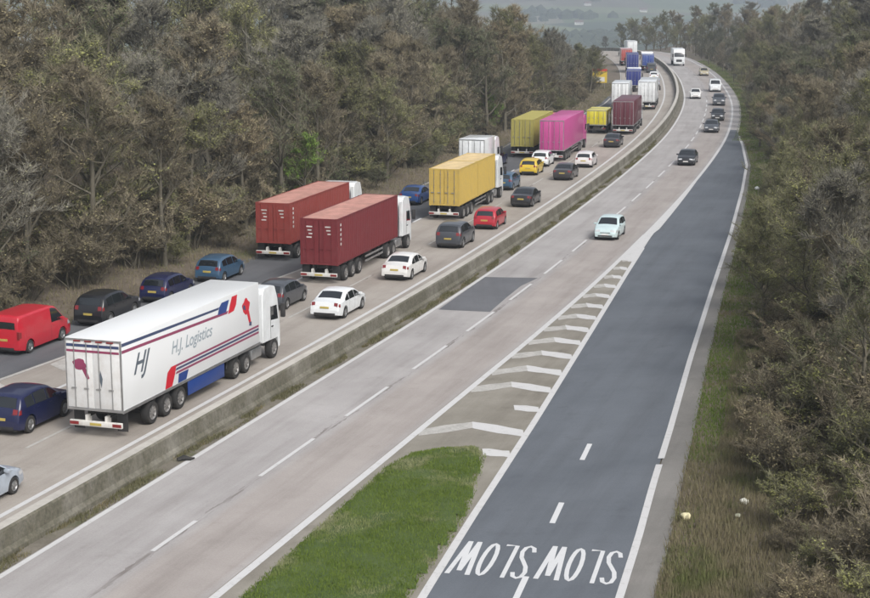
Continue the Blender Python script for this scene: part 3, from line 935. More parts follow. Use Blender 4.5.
def box_body(root, x0, x1, z0, z1, m, name='trailer_body', doors=True, W=1.275, doorm=None):
    mb = MB(); mb.box(x0, x1, -W, W, z0, z1, b=.035)
    body = mb.build(name, m, root, 40)
    tr = MB()
    for s in (-1, 1):
        tr.box(x0 - .004, x1 + .004, s * W - .03, s * W + .012, z0 - .03, z0 + .09)
    tr.build('side_rail', ALU, body)
    if doors:
        for s in (-1, 1):
            d = MB(); d.box(x0 - .03, x0 + .01, min(s * .02, s * (W - .06)), max(s * .02, s * (W - .06)), z0 + .12, z1 - .14, b=.01)
            dd = d.build('rear_door', doorm or m, body, 40)
            for yy in (.28, .85):
                r = MB(); r.tube([(x0 - .055, s * yy, z0 + .12), (x0 - .055, s * yy, z1 - .16)], .02, 6)
                r.box(x0 - .075, x0 - .035, s * yy - .05, s * yy + .16, z0 + .9, z0 + .96)
                r.build('lock_bar', ALU, dd)
        f = MB()
        for s in (-1, 1): f.box(x0 - .025, x0 + .05, s * (W - .03) - .03, s * (W - .03) + .032, z0, z1 - .03)
        f.box(x0 - .025, x0 + .05, -W + .062, W - .062, z1 - .12, z1 - .03); f.box(x0 - .025, x0 + .05, -W + .062, W - .062, z0, z0 + .1)
        f.build('door_frame', ALU, body)
    return body

# ---- shipping container
CONT_CACHE = {}
def container(name, pm, length, height, root_q, hd, zdeck, xoff, label, group, roofm=None, marks=False):
    c = empty(name, root_q + Vector((math.cos(hd) * xoff, math.sin(hd) * xoff, zdeck)), hd)
    tag(c, label, 'container', group)
    W = 1.219; H = height; L = length
    fr = MB(); t = .08
    for x in (0, L - .1):
        for s in (-1, 1):
            fr.box(x, x + .1, s * W - (t if s > 0 else 0), s * W + (0 if s > 0 else t), .12, H - .1)
    for s in (-1, 1):
        ya, yb_ = (W - t, W) if s > 0 else (-W, -W + t)
        fr.box(.1, L - .1, ya, yb_, .02, .16); fr.box(.1, L - .1, ya, yb_, H - .09, H - .01)
    for x in (.005, L - .095):
        fr.box(x, x + .09, -W + t, W - t, .02, .15); fr.box(x, x + .09, -W + t, W - t, H - .12, H - .01)
    fr.build('frame', pm, c)
    cc = MB()
    for x in (-.004, L - .174):
        for s in (-1, 1):
            for z in (0, H - .118): cc.box(x, x + .178, s * W - (.16 if s > 0 else .004), s * W + (.004 if s > 0 else .16), z, z + .118)
    cc.build('corner_casting', pm, c)
    def corr(mb, s):
        xs_ = []; x = .1
        while x < L - .1 - .28:
            xs_ += [(x, 0), (x + .07, 0), (x + .105, .036), (x + .175, .036), (x + .21, 0)]; x += .278
        xs_ += [(L - .1, 0)]
        mb.grid([[(x_, s * (W - .012 - d), .16), (x_, s * (W - .012 - d), H - .09)] for x_, d in xs_])
    for s in (-1, 1):
        mb = MB(); corr(mb, s); mb.build('side_panel', pm, c)
    mb = MB(); xs_ = []; x = .1
    while x < L - .35: xs_ += [(x, 0), (x + .1, 0), (x + .12, .02), (x + .2, .02), (x + .22, 0)]; x += .35
    xs_ += [(L - .1, 0)]
    mb.grid([[(x_, -W + .06, H - .02 - d), (x_, W - .06, H - .02 - d)] for x_, d in xs_]); mb.build('roof_panel', roofm or pm, c)
    mb = MB(); mb.grid([[(L - .04 - (.03 if i % 2 else 0), -W + .08 + (2 * W - .16) * i / 12, .15), (L - .04 - (.03 if i % 2 else 0), -W + .08 + (2 * W - .16) * i / 12, H - .12)] for i in range(13)]); mb.build('end_panel', pm, c)
    mb = MB(); mb.box(.1, L - .1, -W + .08, W - .08, .06, .15); mb.build('floor_panel', CHASSIS, c)
    for s in (-1, 1):
        a, b = sorted((s * .015, s * (W - .085)))
        mb = MB(); mb.box(.015, .06, a, b, .155, H - .125, b=.008)
        for q in range(4):
            z = .3 + q * (H - .75) / 3.4; mb.box(.005, .02, a + .06, b - .06, z, z + .42 * (H / 2.9), b=.004)
        d = mb.build('door', pm, c)
        for yy in (.3, .82):
            r = MB(); r.tube([(-.02, s * yy, .14), (-.02, s * yy, H - .12)], .019, 6)
            for z in (.35, H * .5, H - .4): r.box(-.03, .015, s * yy - .04, s * yy + .04, z, z + .05)
            r.box(-.045, -.01, s * yy - .03, s * yy + .24, 1.0, 1.05)
            r.build('lock_bar', ALU if not marks else pm, d)
        if marks:
            for k in range(3 + (s > 0)):
                z = H - .55 - k * .22; y0 = s * .62
                g = MB(); g.box(.0, .006, y0 - .20 + .05 * (k % 2), y0 + .20 - .08 * (k % 3), z, z + .08); g.build('white_stencil', M('stencil', (.6, .58, .56), .6, dirt=.5), d)
    if marks:
        for k in range(5):
            z = H - .35 - k * .30; g = MB(); x0_ = .55
            g.box(x0_, x0_ + .20, -W - .0035, -W + .002, z - .16, z); g.build('white_stencil', M('stencil', (.6, .58, .56), .6, dirt=.5), c)
    return c
def lorry_container(pm_cab, pm_box, px, py, label, clabel, o=None, length=12.19, height=2.9, roofm=None, two=False, marks=True, high=True, cgroup='shipping containers on lorries'):
    q, hd = put('lorry', 16, px, py, False, o)
    r = empty('lorry', q, hd); tag(r, label, 'lorry', 'lorries in the slow traffic heading away')
    trailer_gear(r, (1.6, 2.9, 4.2), 0, 1.15, length=12.6)
    tractor(r, 9.4, pm_cab, 3, high)
    if two:
        g = length / 2
        container('shipping_container', pm_box, g - .04, height, q, hd, 1.154, .15, clabel + ', rear one of two', cgroup, roofm, marks)
        container('shipping_container', pm_box, g - .04, height, q, hd, 1.154, .15 + g + .05, clabel + ', front one of two', cgroup, roofm, marks)
    else:
        container('shipping_container', pm_box, length, height, q, hd, 1.154, .1, clabel, cgroup, roofm, marks)
    return r
def lorry_box(pm_cab, pm_box, px, py, label, o=None, L=13.6, toward=False, high=True, zt=4.1, group='lorries in the slow traffic heading away'):
    tot = L + 2.75
    q, hd = put('lorry', tot, px, py, toward, o)
    r = empty('lorry', q, hd); tag(r, label, 'lorry', group)
    trailer_gear(r, (1.9, 3.2, 4.5), 0, 1.1, length=L)
    box_body(r, 0, L, 1.12, zt, pm_box)
    tractor(r, L - 3.4, pm_cab, 3, high)
    return r
def rigid(pm_cab, pm_box, px, py, label, o=None, L=7.2, zt=3.6, toward=False, group='lorries in the slow traffic heading away'):
    q, hd = put('lorry', L + 2.6, px, py, toward, o)
    r = empty('lorry', q, hd); tag(r, label, 'lorry', group)
    box_body(r, 0, L, 1.05, zt, pm_box, 'box_body', W=1.24)
    cab(r, L + .3, pm_cab, zt > 3.3)
    mb = MB(); mb.box(.2, L + 2.0, -.45, .45, .62, 1.0); mb.build('chassis', CHASSIS, r)
    mb = MB(); mb.box(0, .1, -1.15, 1.15, .45, .6); mb.build('rear_bumper', DARK, r)
    for s in (-1, 1):
        wheel(r, 1.9, s * .98, .48, .48, STEEL, 'rigid'); wheel(r, L + 1.6, s * 1.05, .48, .3, STEEL, 'rigidf')
        mb = MB(); mb.box(-.02, .02, s * .95 - .15, s * .95 + .15, .62, .75); mb.build('tail_light', TAIL, r)
    return r

P = paint
white = P('white', (226, 230, 232)); black = P('black', (26, 27, 31)); navy = P('navy', (20, 27, 66)); red = P('red', (172, 22, 44))
silver = P('silver', (168, 178, 190)); grey = P('grey', (62, 66, 72)); blue = P('blue', (34, 72, 130)); lblue = P('light_blue', (120, 152, 186))
yellow = P('yellow', (206, 176, 36)); ice = P('ice', (196, 216, 218)); teal = P('teal', (52, 82, 108)); beige = P('beige', (170, 160, 128)); vanred = P('van_red', (186, 26, 46))
G2 = 'cars coming towards the camera'
# joining lane on the left
car('van', vanred, 44, 359, 'red panel van cut off by the left edge of the photo', o=-20.4, group='vans in the slow traffic', cat='van')
car('suv', black, 96, 328, 'black tall car just ahead of the red van', o=-19.8, cat='car')
car('hatch', navy, 150, 304, 'dark navy car half hidden behind the white trailer roof', o=-19.5)
car('hatch', teal, 203, 283, 'blue grey hatchback following the farther rust red container lorry', o=-19.3)
car('saloon', blue, 416, 206, 'bright blue car in the left lane left of the yellow container lorry', o=-17.6)
car('estate', navy, 510, 168, 'dark blue car in the left lane behind the distant mustard container', o=-17.3)
# middle lane
car('suv', navy, 8, 437, 'navy blue tall car beside the back of the white striped lorry', o=-12.4)
car('hatch', grey, 287, 312, 'dark grey hatchback ahead of the white striped lorry', o=-12.3)
car('hatch', teal, 510, 191, 'blue grey hatchback in front of the near yellow container lorry', o=-12.2)
car('hatch', yellow, 537, 176, 'yellow car behind the pink lorry', o=-12.3)
car('hatch', white, 537, 167, 'white car squeezed between the yellow car and the pink lorry', o=-12.6)
# lane by the barrier
car('hatch', silver, -58, 520, 'silver car cut off by the left edge behind the white striped lorry', o=-8.5)
car('saloon', white, 318, 320, 'white saloon nearest to the front of the white striped lorry', o=-8.3)
car('saloon', P('pearl', (222, 222, 220)), 388, 281, 'white saloon beside the cab of the nearer dark red container lorry', o=-8.4)
car('suv', grey, 447, 249, 'dark grey tall car between the white saloon and the red car', o=-8.6)
car('hatch', red, 484, 230, 'red hatchback beside the yellow container lorry', o=-8.3)
car('saloon', black, 525, 208, 'black car ahead of the red hatchback by the barrier', o=-8.3)
car('saloon', P('gunmetal', (48, 46, 48)), 566, 181, 'dark low car beside the pink lorry near the barrier', o=-8.4)
car('hatch', P('offwhite', (220, 216, 216)), 583, 168, 'white hatchback at the front corner of the pink lorry', o=-8.2)
car('saloon', P('charcoal', (36, 36, 40)), 613, 148, 'dark car right behind the maroon lorry', o=-8.2)
# oncoming
car('hatch', ice, 608, 241, 'pale icy blue car alone in the near lane coming towards us', True, 1.35, G2)
car('saloon', black, 683, 166, 'black car following the pale blue car towards us', True, 1.6, G2)
car('saloon', grey, 707, 133, 'first of three dark cars following each other, nearest one', True, 1.7, G2)
car('hatch', black, 713, 121, 'middle one of three dark cars following each other', True, 1.9, G2)
car('suv', grey, 718, 106, 'farthest of three dark cars, right in front of the white van', True, 1.8, G2)
car('van', white, 718, 92, 'white van behind the three dark oncoming cars', True, 1.8, 'vans coming towards the camera', 'van')
car('hatch', P('pearl', (222, 222, 220)), 694, 99, 'small white car alone in the lane beside the barrier, coming towards us', True, -1.75, G2)
car('hatch', beige, 700, 76, 'small beige car far off behind the white van', True, 1.8, G2)
rigid(white, white, 677, 66, 'white box lorry far off coming towards us', -1.0, 6.5, 3.7, True, 'lorries coming towards the camera')

# lorries
rust = P('rust_red', (134, 54, 48), .6, .05, .35); dred = P('dark_red', (108, 32, 38), .6, .05, .35)
rustroof = M('pale_red_roof', (.46, .24, .20), .7, vary=.25, scale=1.0, dirt=.5, dirtcol=(.30, .17, .14))  # red container roofs set paler than their side panels
mustard = P('mustard', (194, 166, 80), .6, .05, .3); mroof = M('pale_mustard_roof', (.62, .48, .26), .7, vary=.2, scale=1, dirt=.4, dirtcol=(.45, .36, .22))  # roof tone lighter than the mustard walls below it
olive_m = P('olive_mustard', (164, 156, 80), .6, .05, .3); pink = P('pink', (188, 72, 140), .5, .2, .25); maroon = P('maroon', (92, 34, 48), .5, .2, .3)
lorry_container(white, rust, 274, 261, 'container lorry with round white cab in the left lane', 'rust red shipping container on the farther lorry, left lane', -18.5, roofm=rustroof, height=2.75)
lorry_container(white, dred, 322, 284, 'container lorry with tall white cab in the middle lane', 'dark red shipping container with white stencils, nearer lorry', -12.6, roofm=rustroof)
lorry_container(white, mustard, 450, 221, 'skeletal lorry under the near yellow containers', 'near yellow shipping container', -12.5, roofm=mroof, two=True, marks=False)
rigid(white, white, 478, 181, 'white box lorry half hidden behind the near yellow containers', -16.6, 4.4, 3.9)
lorry_container(red, olive_m, 533, 158, 'lorry under the distant mustard container in the left lane', 'distant mustard green shipping container left of the pink lorry', -16.0, roofm=olive_m, marks=False)
lorry_box(pink, pink, 561, 162, 'bright pink curtain side lorry in the middle lane', -12.3, zt=4.3)
lorry_box(white, maroon, 626, 135, 'maroon box lorry with white roof behind the small yellow lorry', -8.7, L=11.5)
lorry_box(white, white, 646, 110, 'white box lorry ahead of the maroon lorry', -8.6, L=11.5)
rigid(white, white, 627, 110, 'white box lorry left of the other white lorry', -12.4, 7.5, 3.9)
rigid(P('van_yellow', (210, 198, 44)), P('van_yellow', (210, 198, 44)), 598, 134, 'small bright yellow box lorry left of the maroon lorry', -12.0, 3.8, 2.9)
bl = P('deep_blue', (30, 44, 118), .5, .2, .25)
rigid(white, bl, 638, 92, 'deep blue box lorry in the middle of the queue', -12.0, 7.0, 3.6)
rigid(bl, bl, 628, 73, 'farther blue lorry at the left of the queue', -12.2, 7.5, 3.9)
rigid(white, P('mid_blue', (52, 78, 150)), 640, 71, 'small blue lorry at the far end of the queue', -8.8, 6, 3.4)
rigid(white, P('brick_red', (168, 72, 66)), 616, 66, 'pale red lorry far off at the left verge', -12.6, 6.5, 3.7)
rigid(white, white, 650, 57, 'farthest white lorry where the road disappears', -8.4, 7, 3.9)
car('van', grey, 653, 73, 'dark grey van beside the barrier at the far bend', o=-8.3, group='vans in the slow traffic', cat='van')
for k, (px, py, oo, kd, pm, lb) in enumerate([(648, 86, -8.4, 'saloon', silver, 'silver car ahead of the white lorries by the barrier'), (650, 80, -8.4, 'hatch', white, 'white hatchback behind the dark grey van'),
        (632, 82, -12.1, 'hatch', silver, 'silver hatchback ahead of the deep blue lorry'), (647, 66, -8.4, 'hatch', lblue, 'light blue hatchback in the far queue'), (634, 62, -12.1, 'saloon', white, 'white saloon far up the left lane')]):
    car(kd, pm, px, py, lb, o=oo)

# ---- the white lorry with red and blue stripes
q, hd = put('lorry', 16.4, 101, 438, False, -8.55)
r = empty('lorry', q, hd); tag(r, 'white lorry with red and blue stripes and grey lettering, beside the barrier', 'lorry', 'lorries in the slow traffic heading away')
wt = M('trailer_white', (.74, .76, .77), .4, coat=.2, vary=.03, scale=.8, dirt=.10, dirtcol=(.5, .48, .45))
wdoor = M('trailer_door_white', (.70, .71, .71), .45, coat=.1, vary=.05, scale=1.2, dirt=.4, dirtcol=(.42, .37, .32))
trailer_gear(r, (2.6, 3.9, 5.2), 0, 1.1, sides=False, bumper=M('bumper_white', (.68, .67, .64), .5, dirt=.35))
body = box_body(r, 0, 13.6, 1.12, 4.15, wt, doorm=wdoor)
pr_red = M('print_red', lin((196, 24, 44)), .45, vary=.06); pr_blue = M('print_blue', lin((32, 62, 128)), .45, vary=.06)
pr_navy = M('print_navy', lin((58, 70, 104)), .45, vary=.06); pr_grey = M('print_grey', lin((148, 160, 168)), .5, vary=.06); pr_dark = M('print_dark', lin((88, 98, 108)), .5, vary=.06)
pr_plum = M('print_plum', lin((140, 60, 92)), .5, vary=.06)
for sd_ in (-1.275, 1.275):
    o3 = .004
    flat_poly(body, 'blue_stripe', [(.06, 3.86), (9.1, 3.66), (9.2, 3.76), (.06, 4.0)], sd_, pr_navy, o3)
    flat_poly(body, 'red_stripe', [(.06, 3.58), (10.0, 3.30), (10.15, 3.42), (.06, 3.71)], sd_, pr_plum, o3)
    flat_poly(body, 'blue_flag', [(9.0, 3.42), (9.9, 3.40), (10.25, 3.92), (9.45, 3.92), (9.2, 3.76)], sd_, pr_blue, o3 + .002)
    flat_poly(body, 'red_flag', [(10.1, 3.26), (10.75, 3.30), (11.0, 3.55), (11.15, 4.0), (10.55, 4.0), (10.3, 3.6)], sd_, pr_red, o3 + .002)
    for i_, (z0_, m_) in enumerate(((1.98, pr_plum), (1.82, pr_navy), (1.66, pr_plum))):
        flat_poly(body, 'lower_stripe', [(4.7, z0_), (13.5, z0_), (13.5, z0_ + .10), (4.8, z0_ + .10)], sd_, m_, o3)
    flat_poly(body, 'red_flag', [(3.7, 1.22), (4.35, 1.22), (4.65, 1.7), (4.8, 2.08), (4.3, 2.08), (3.95, 1.9)], sd_, pr_red, o3 + .002)
    flat_poly(body, 'blue_flag', [(4.9, 1.22), (5.7, 1.22), (5.95, 1.62), (5.0, 1.62)], sd_, pr_blue, o3 + .002)
    # emblem near the front: round head on a bent stem
    cx_, cz_ = 12.1, 3.25
    flat_poly(body, 'emblem', [(cx_ + .42 * math.cos(a) * (1 + .12 * math.sin(5 * a)), cz_ + .36 * math.sin(a) * (1 + .15 * math.cos(4 * a))) for a in np.linspace(0, 2 * math.pi, 25)[:-1]], sd_, pr_red, o3)
    flat_poly(body, 'emblem', [(cx_ - .35, cz_ - .05), (cx_ - .05, cz_ - .2), (cx_ - .1, cz_ + .05), (cx_ - .3, cz_ + .12)], sd_, pr_navy, o3 + .003)
    flat_poly(body, 'emblem', [(cx_ + .05, cz_ - .3), (cx_ + .35, cz_ - .95), (cx_ + .55, cz_ - .9), (cx_ + .32, cz_ - .25)], sd_, pr_red, o3 + .002)
    flat_poly(body, 'emblem', [(cx_ + .3, cz_ - 1.0), (cx_ + .58, cz_ - 1.05), (cx_ + .6, cz_ - .85), (cx_ + .36, cz_ - .82)], sd_, pr_navy, o3 + .003)
    for txt, sz, x_, z_, m_, sh, bd in (('HJ', 1.2, .95, 2.5, pr_dark, .5, .02), ('H.J. Logistics', .78, 4.35, 2.62, pr_grey, .3, .012)):
        tm = text_mesh(txt, sz, sh, bd); tm.materials.append(m_)
        wdt = max(v.co.x for v in tm.vertices)
        to = link('lettering', tm, body)
        if sd_ < 0:
            to.location = (x_, sd_ - o3, z_); to.rotation_euler = (math.pi / 2, 0, 0)
        else:
            to.location = (x_ + wdt, sd_ + o3, z_); to.rotation_euler = (math.pi / 2, 0, math.pi)
    s_ = -1 if sd_ < 0 else 1
    mb = MB(); mb.box(5.9, 9.6, s_ * 1.24 - .03, s_ * 1.24 + .03, .42, 1.08, b=.02); mb.build('side_skirt', pr_blue, r, 40)
# rear door print and header
for y0_, y1_, z0_, z1_, m_ in ((-1.2, 1.2, 3.56, 3.66, pr_plum), (-1.2, 1.2, 3.78, 3.9, pr_navy)):
    mb = MB(); mb.box(-.036, -.029, y0_, y1_, z0_, z1_); mb.build('rear_stripe', m_, body)
mb = MB(); mb.prism([(0, 0), (0, 0), (0, 0)], 0, 0) if False else None
em = MB()
em.add([(-.034, .62 + .30 * math.cos(a) * (1 + .2 * math.sin(4 * a)), 3.05 + .24 * math.sin(a)) for a in np.linspace(0, 2 * math.pi, 19)[:-1]], [tuple(range(18))])
em.add([(-.034, .55, 2.9), (-.034, .30, 2.42), (-.034, .18, 2.48), (-.034, .36, 2.95)], [(0, 1, 2, 3)])
em.build('emblem', pr_plum, body)
em = MB(); em.add([(-.034, -.32, 2.85), (-.034, -.42, 2.5), (-.034, -.36, 2.1), (-.034, -.26, 2.5)], [(0, 1, 2, 3)]); em.build('emblem', pr_dark, body)
mb = MB()
for yy in (-.95, -.45, .05, .55): mb.box(-.06, -.02, yy, yy + .3, 4.0, 4.06)
mb.build('marker_light', TAIL, body)
tractor(r, 10.2, white, 3, True)

# ------------------------------------------------------------------ yellow board beside the far verge
y_ = 282
sg = empty('road_sign', rp(y_, -18.0, terr(*rp(y_, -18.0)[:2])), heading(y_))
tag(sg, 'yellow roadworks board with red edge on the far left verge', 'sign')
mb = MB(); mb.box(-.03, .03, -1.3, 1.3, 1.0, 3.4, b=.01); mb.build('board', M('sign_yellow', (.68, .50, .05), .5, vary=.08), sg)
mb = MB(); mb.box(-.034, -.031, -1.3, 1.3, 3.0, 3.4); mb.build('red_band', M('sign_red', (.55, .06, .05), .5, vary=.08), sg)
mb = MB(); mb.box(-.034, -.031, -.9, .9, 1.2, 2.0); mb.build('white_panel', M('sign_white', (.7, .7, .68), .5, vary=.08), sg)
for s in (-1, 1):
    mb = MB(); mb.tube([(.07, s * .9, -.4), (.07, s * .9, 3.3)], .04, 6); mb.build('post', ALU, sg)

# ------------------------------------------------------------------ grass and weeds (uncountable)
def blades(name, pts, h, wd, m, label, seed=1, lean=.5):
    g = np.random.default_rng(seed)
    n = len(pts); pts = np.asarray(pts)
    a = g.uniform(0, 2 * math.pi, n); hh = h * g.uniform(.5, 1.3, n); ww = wd * g.uniform(.6, 1.3, n)
    la = g.uniform(0, 2 * math.pi, n); lm = lean * hh * g.uniform(.1, 1, n)
    dx = np.cos(a) * ww; dy = np.sin(a) * ww
    v = np.empty((n, 3, 3))
    v[:, 0] = pts + np.stack([dx, dy, np.zeros(n)], 1); v[:, 1] = pts - np.stack([dx, dy, np.zeros(n)], 1)
    v[:, 2] = pts + np.stack([np.cos(la) * lm, np.sin(la) * lm, hh], 1)
    me = bpy.data.meshes.new(name)
    me.vertices.add(n * 3); me.vertices.foreach_set('co', v.reshape(-1))
    me.loops.add(n * 3); me.loops.foreach_set('vertex_index', np.arange(n * 3))
    me.polygons.add(n); me.polygons.foreach_set('loop_start', np.arange(n) * 3)
    me.update(); me.validate()
    me.materials.append(m)
    return tag(link(name, me), label, 'grass' if 'grass' in name else 'weeds', kind='stuff')
def grass_mat(name, a, b_, c_, scale=.35):
    m, nt, b = new_mat(name)
    geo = nt.nodes.new('ShaderNodeNewGeometry'); P_ = geo.outputs['Position']
    c = ramp(nt, noise_n(nt, P_, 3.0, 4, .7), .3, .7, a, b_)
    c = mixc(nt, ramp(nt, noise_n(nt, P_, scale, 6, .7), .52, .64), c, c_)
    nt.links.new(c, b.inputs['Base Color']); b.inputs['Roughness'].default_value = .8
    b.inputs['Specular IOR Level'].default_value = .15
    MATS[name] = m; return m
grass_mat('grass_green', (.095, .145, .024), (.150, .205, .042), (.27, .28, .15))
grass_mat('grass_verge', (.095, .15, .026), (.15, .205, .045), (.19, .16, .09), .25)
grass_mat('grass_dry', (.155, .14, .08), (.235, .205, .13), (.125, .14, .055), .3)
grass_mat('weeds', (.10, .10, .05), (.17, .16, .09), (.20, .17, .10), .5)

# island: outline in place
isl = [un(x, y) for x, y in ((232, 604), (300, 541), (352, 496), (385, 466), (410, 453), (440, 448), (478, 446), (487, 456), (470, 512), (447, 548), (405, 606))]
isl = [(p.x, p.y) for p in isl]
isl[0] = (rp(45.5, 4.75)[0], 45.0); ext = [(rp(24, 4.75)[0], 24.0), (sl(24) - .55, 24.0)]
isl = isl + [ext[1], ext[0]]
def inside(x, y, poly):
    c = False; j = len(poly) - 1
    for i in range(len(poly)):
        if (poly[i][1] > y) != (poly[j][1] > y) and x < (poly[j][0] - poly[i][0]) * (y - poly[i][1]) / (poly[j][1] - poly[i][1]) + poly[i][0]: c = not c
        j = i
    return c
def edge_dist(x, y, poly):
    d = 9e9
    for i in range(len(poly)):
        ax, ay = poly[i]; bx, by = poly[(i + 1) % len(poly)]
        t = max(0, min(1, ((x - ax) * (bx - ax) + (y - ay) * (by - ay)) / ((bx - ax) ** 2 + (by - ay) ** 2 + 1e-9)))
        d = min(d, math.hypot(x - ax - t * (bx - ax), y - ay - t * (by - ay)))
    return d
mx0 = min(p[0] for p in isl); mx1 = max(p[0] for p in isl); my1 = max(p[1] for p in isl)
# mound of soil: a fine grid clipped to the outline, its rim sunk to the pavement
mb = MB(); idx = {}
stp = .33
for i in range(int((mx1 - mx0) / stp) + 2):
    for j in range(int((my1 - 24) / stp) + 2):
        x, y = mx0 + i * stp, 24 + j * stp
        if inside(x, y, isl):
            d = edge_dist(x, y, isl)
            idx[(i, j)] = len(mb.v)
            mb.v.append((x, y, .0 + .14 * sstep(d / .7) + .05 * mnoise.noise(Vector((x, y, 0)) * .9) * sstep(d / .5)))
for (i, j), k in idx.items():
    if all(q in idx for q in ((i + 1, j), (i + 1, j + 1), (i, j + 1))):
        mb.f.append((k, idx[(i + 1, j)], idx[(i + 1, j + 1)], idx[(i, j + 1)])); mb.mi.append(0)
tag(mb.build('grass_island', MATS['island_soil'], None, 80), 'grassy island between the carriageway and the exit slip road', kind='structure')
gp = []
while len(gp) < 60000:
    x, y = rng.uniform(mx0, mx1), rng.uniform(42, my1)
    if inside(x, y, isl):
        d = edge_dist(x, y, isl)
        if d > .12 or rng.random() < .3:
            gp.append((x, y, .0 + .13 * sstep(d / .7)))
blades('grass', gp, .085, .014, MATS['grass_green'], 'short bright green grass on the island beside the exit slip road', 2)

# right verge grass, greener strip beside the slip road further off, drier near
gp = []; gd = []
for _ in range(95000):
    y = 44 + 340 * rng.random() ** 2.3
    d = abs(rng.normal(0, 1)) * 2.0
    if d > 6: continue
    x = right_edge_x(y) - .14 * rng.random() + d
    near = sstep((66 - y) / 8)
    if rng.random() < near * .85 or d > 1.0 + 2.6 * sstep((y - 58) / 30):
        if rng.random() < .65: gd.append((x, y, terr(x, y)))
    else:
        gp.append((x, y, terr(x, y)))
for _ in range(45000):
    y = rng.uniform(44, 84); d = rng.uniform(1.2, 10)
    x = right_edge_x(y) + d
    if x / y < .29: gd.append((x, y, terr(x, y)))
blades('grass', gp, .14, .022, MATS['grass_verge'], 'green verge grass along the right of the exit slip road', 3)
blades('grass', gd, .32, .016, MATS['grass_dry'], 'dry straw coloured grass under the scrub on the right', 4)
# rough grass on the left verge
gd = []
for _ in range(36000):
    y = rng.uniform(70, 300); d = rng.random() ** 1.3 * 7
    x = left_edge_x(y) - .1 - d
    if abs(x / y) < .29: gd.append((x, y, terr(x, y)))
blades('grass', gd, .22, .026, MATS['grass_dry'], 'rough tan grass along the left verge below the wood', 5)
# weeds at the foot of the barrier
wp = []
for _ in range(40000):
    y = rng.uniform(44, 190); o_ = -4.14 + abs(rng.normal(0, .36))
    if o_ > -3.6: continue
    if mnoise.noise(Vector((y * .35, o_ * 2, 1))) > -.05:
        q_ = rp(y, o_); wp.append((q_[0], q_[1], .012))
blades('weeds', wp, .15, .016, MATS['weeds'], 'withered weeds along the foot of the central barrier', 6, .8)

# ------------------------------------------------------------------ trees
def bark(name, a, b_, rnd=.15):
    m, nt, b = new_mat(name)
    tc = nt.nodes.new('ShaderNodeTexCoord')
    c = ramp(nt, noise_n(nt, tc.outputs['Object'], 1.4, 5, .7), .3, .7, a, b_)
    oi = nt.nodes.new('ShaderNodeObjectInfo'); hs = nt.nodes.new('ShaderNodeHueSaturation')
    nt.links.new(math_n(nt, 'MULTIPLY_ADD', oi.outputs['Random'], rnd * 2, 1 - rnd), hs.inputs['Value'])
    nt.links.new(c, hs.inputs['Color']); nt.links.new(hs.outputs[0], b.inputs['Base Color'])
    b.inputs['Roughness'].default_value = .9; b.inputs['Specular IOR Level'].default_value = .1
    return m
BARK = bark('bark', (.095, .087, .066), (.165, .152, .12))
def crownm(name, twig, leaf):
    out = []
    for nm, c_ in (('twig', twig), ('leaf', leaf)):
        out.append(bark(f'{name}_{nm}', tuple(v * .72 for v in c_), tuple(v * 1.28 for v in c_), .22))
    return out
SPEC = {   # twig colour, leaf or bud colour, leaf share
    'grey': (crownm('grey', (.212, .203, .170), (.20, .195, .13)), .22),
    'brown': (crownm('brown', (.200, .175, .125), (.205, .182, .105)), .25),
    'olive': (crownm('olive', (.190, .185, .115), (.200, .205, .080)), .50),
    'ivy': (crownm('ivy', (.175, .165, .12), (.105, .125, .062)), .60),
    'tan': (crownm('tan', (.24, .203, .138), (.26, .228, .13)), .35),
    'green': (crownm('green', (.14, .15, .075), (.135, .215, .045)), .85),
}
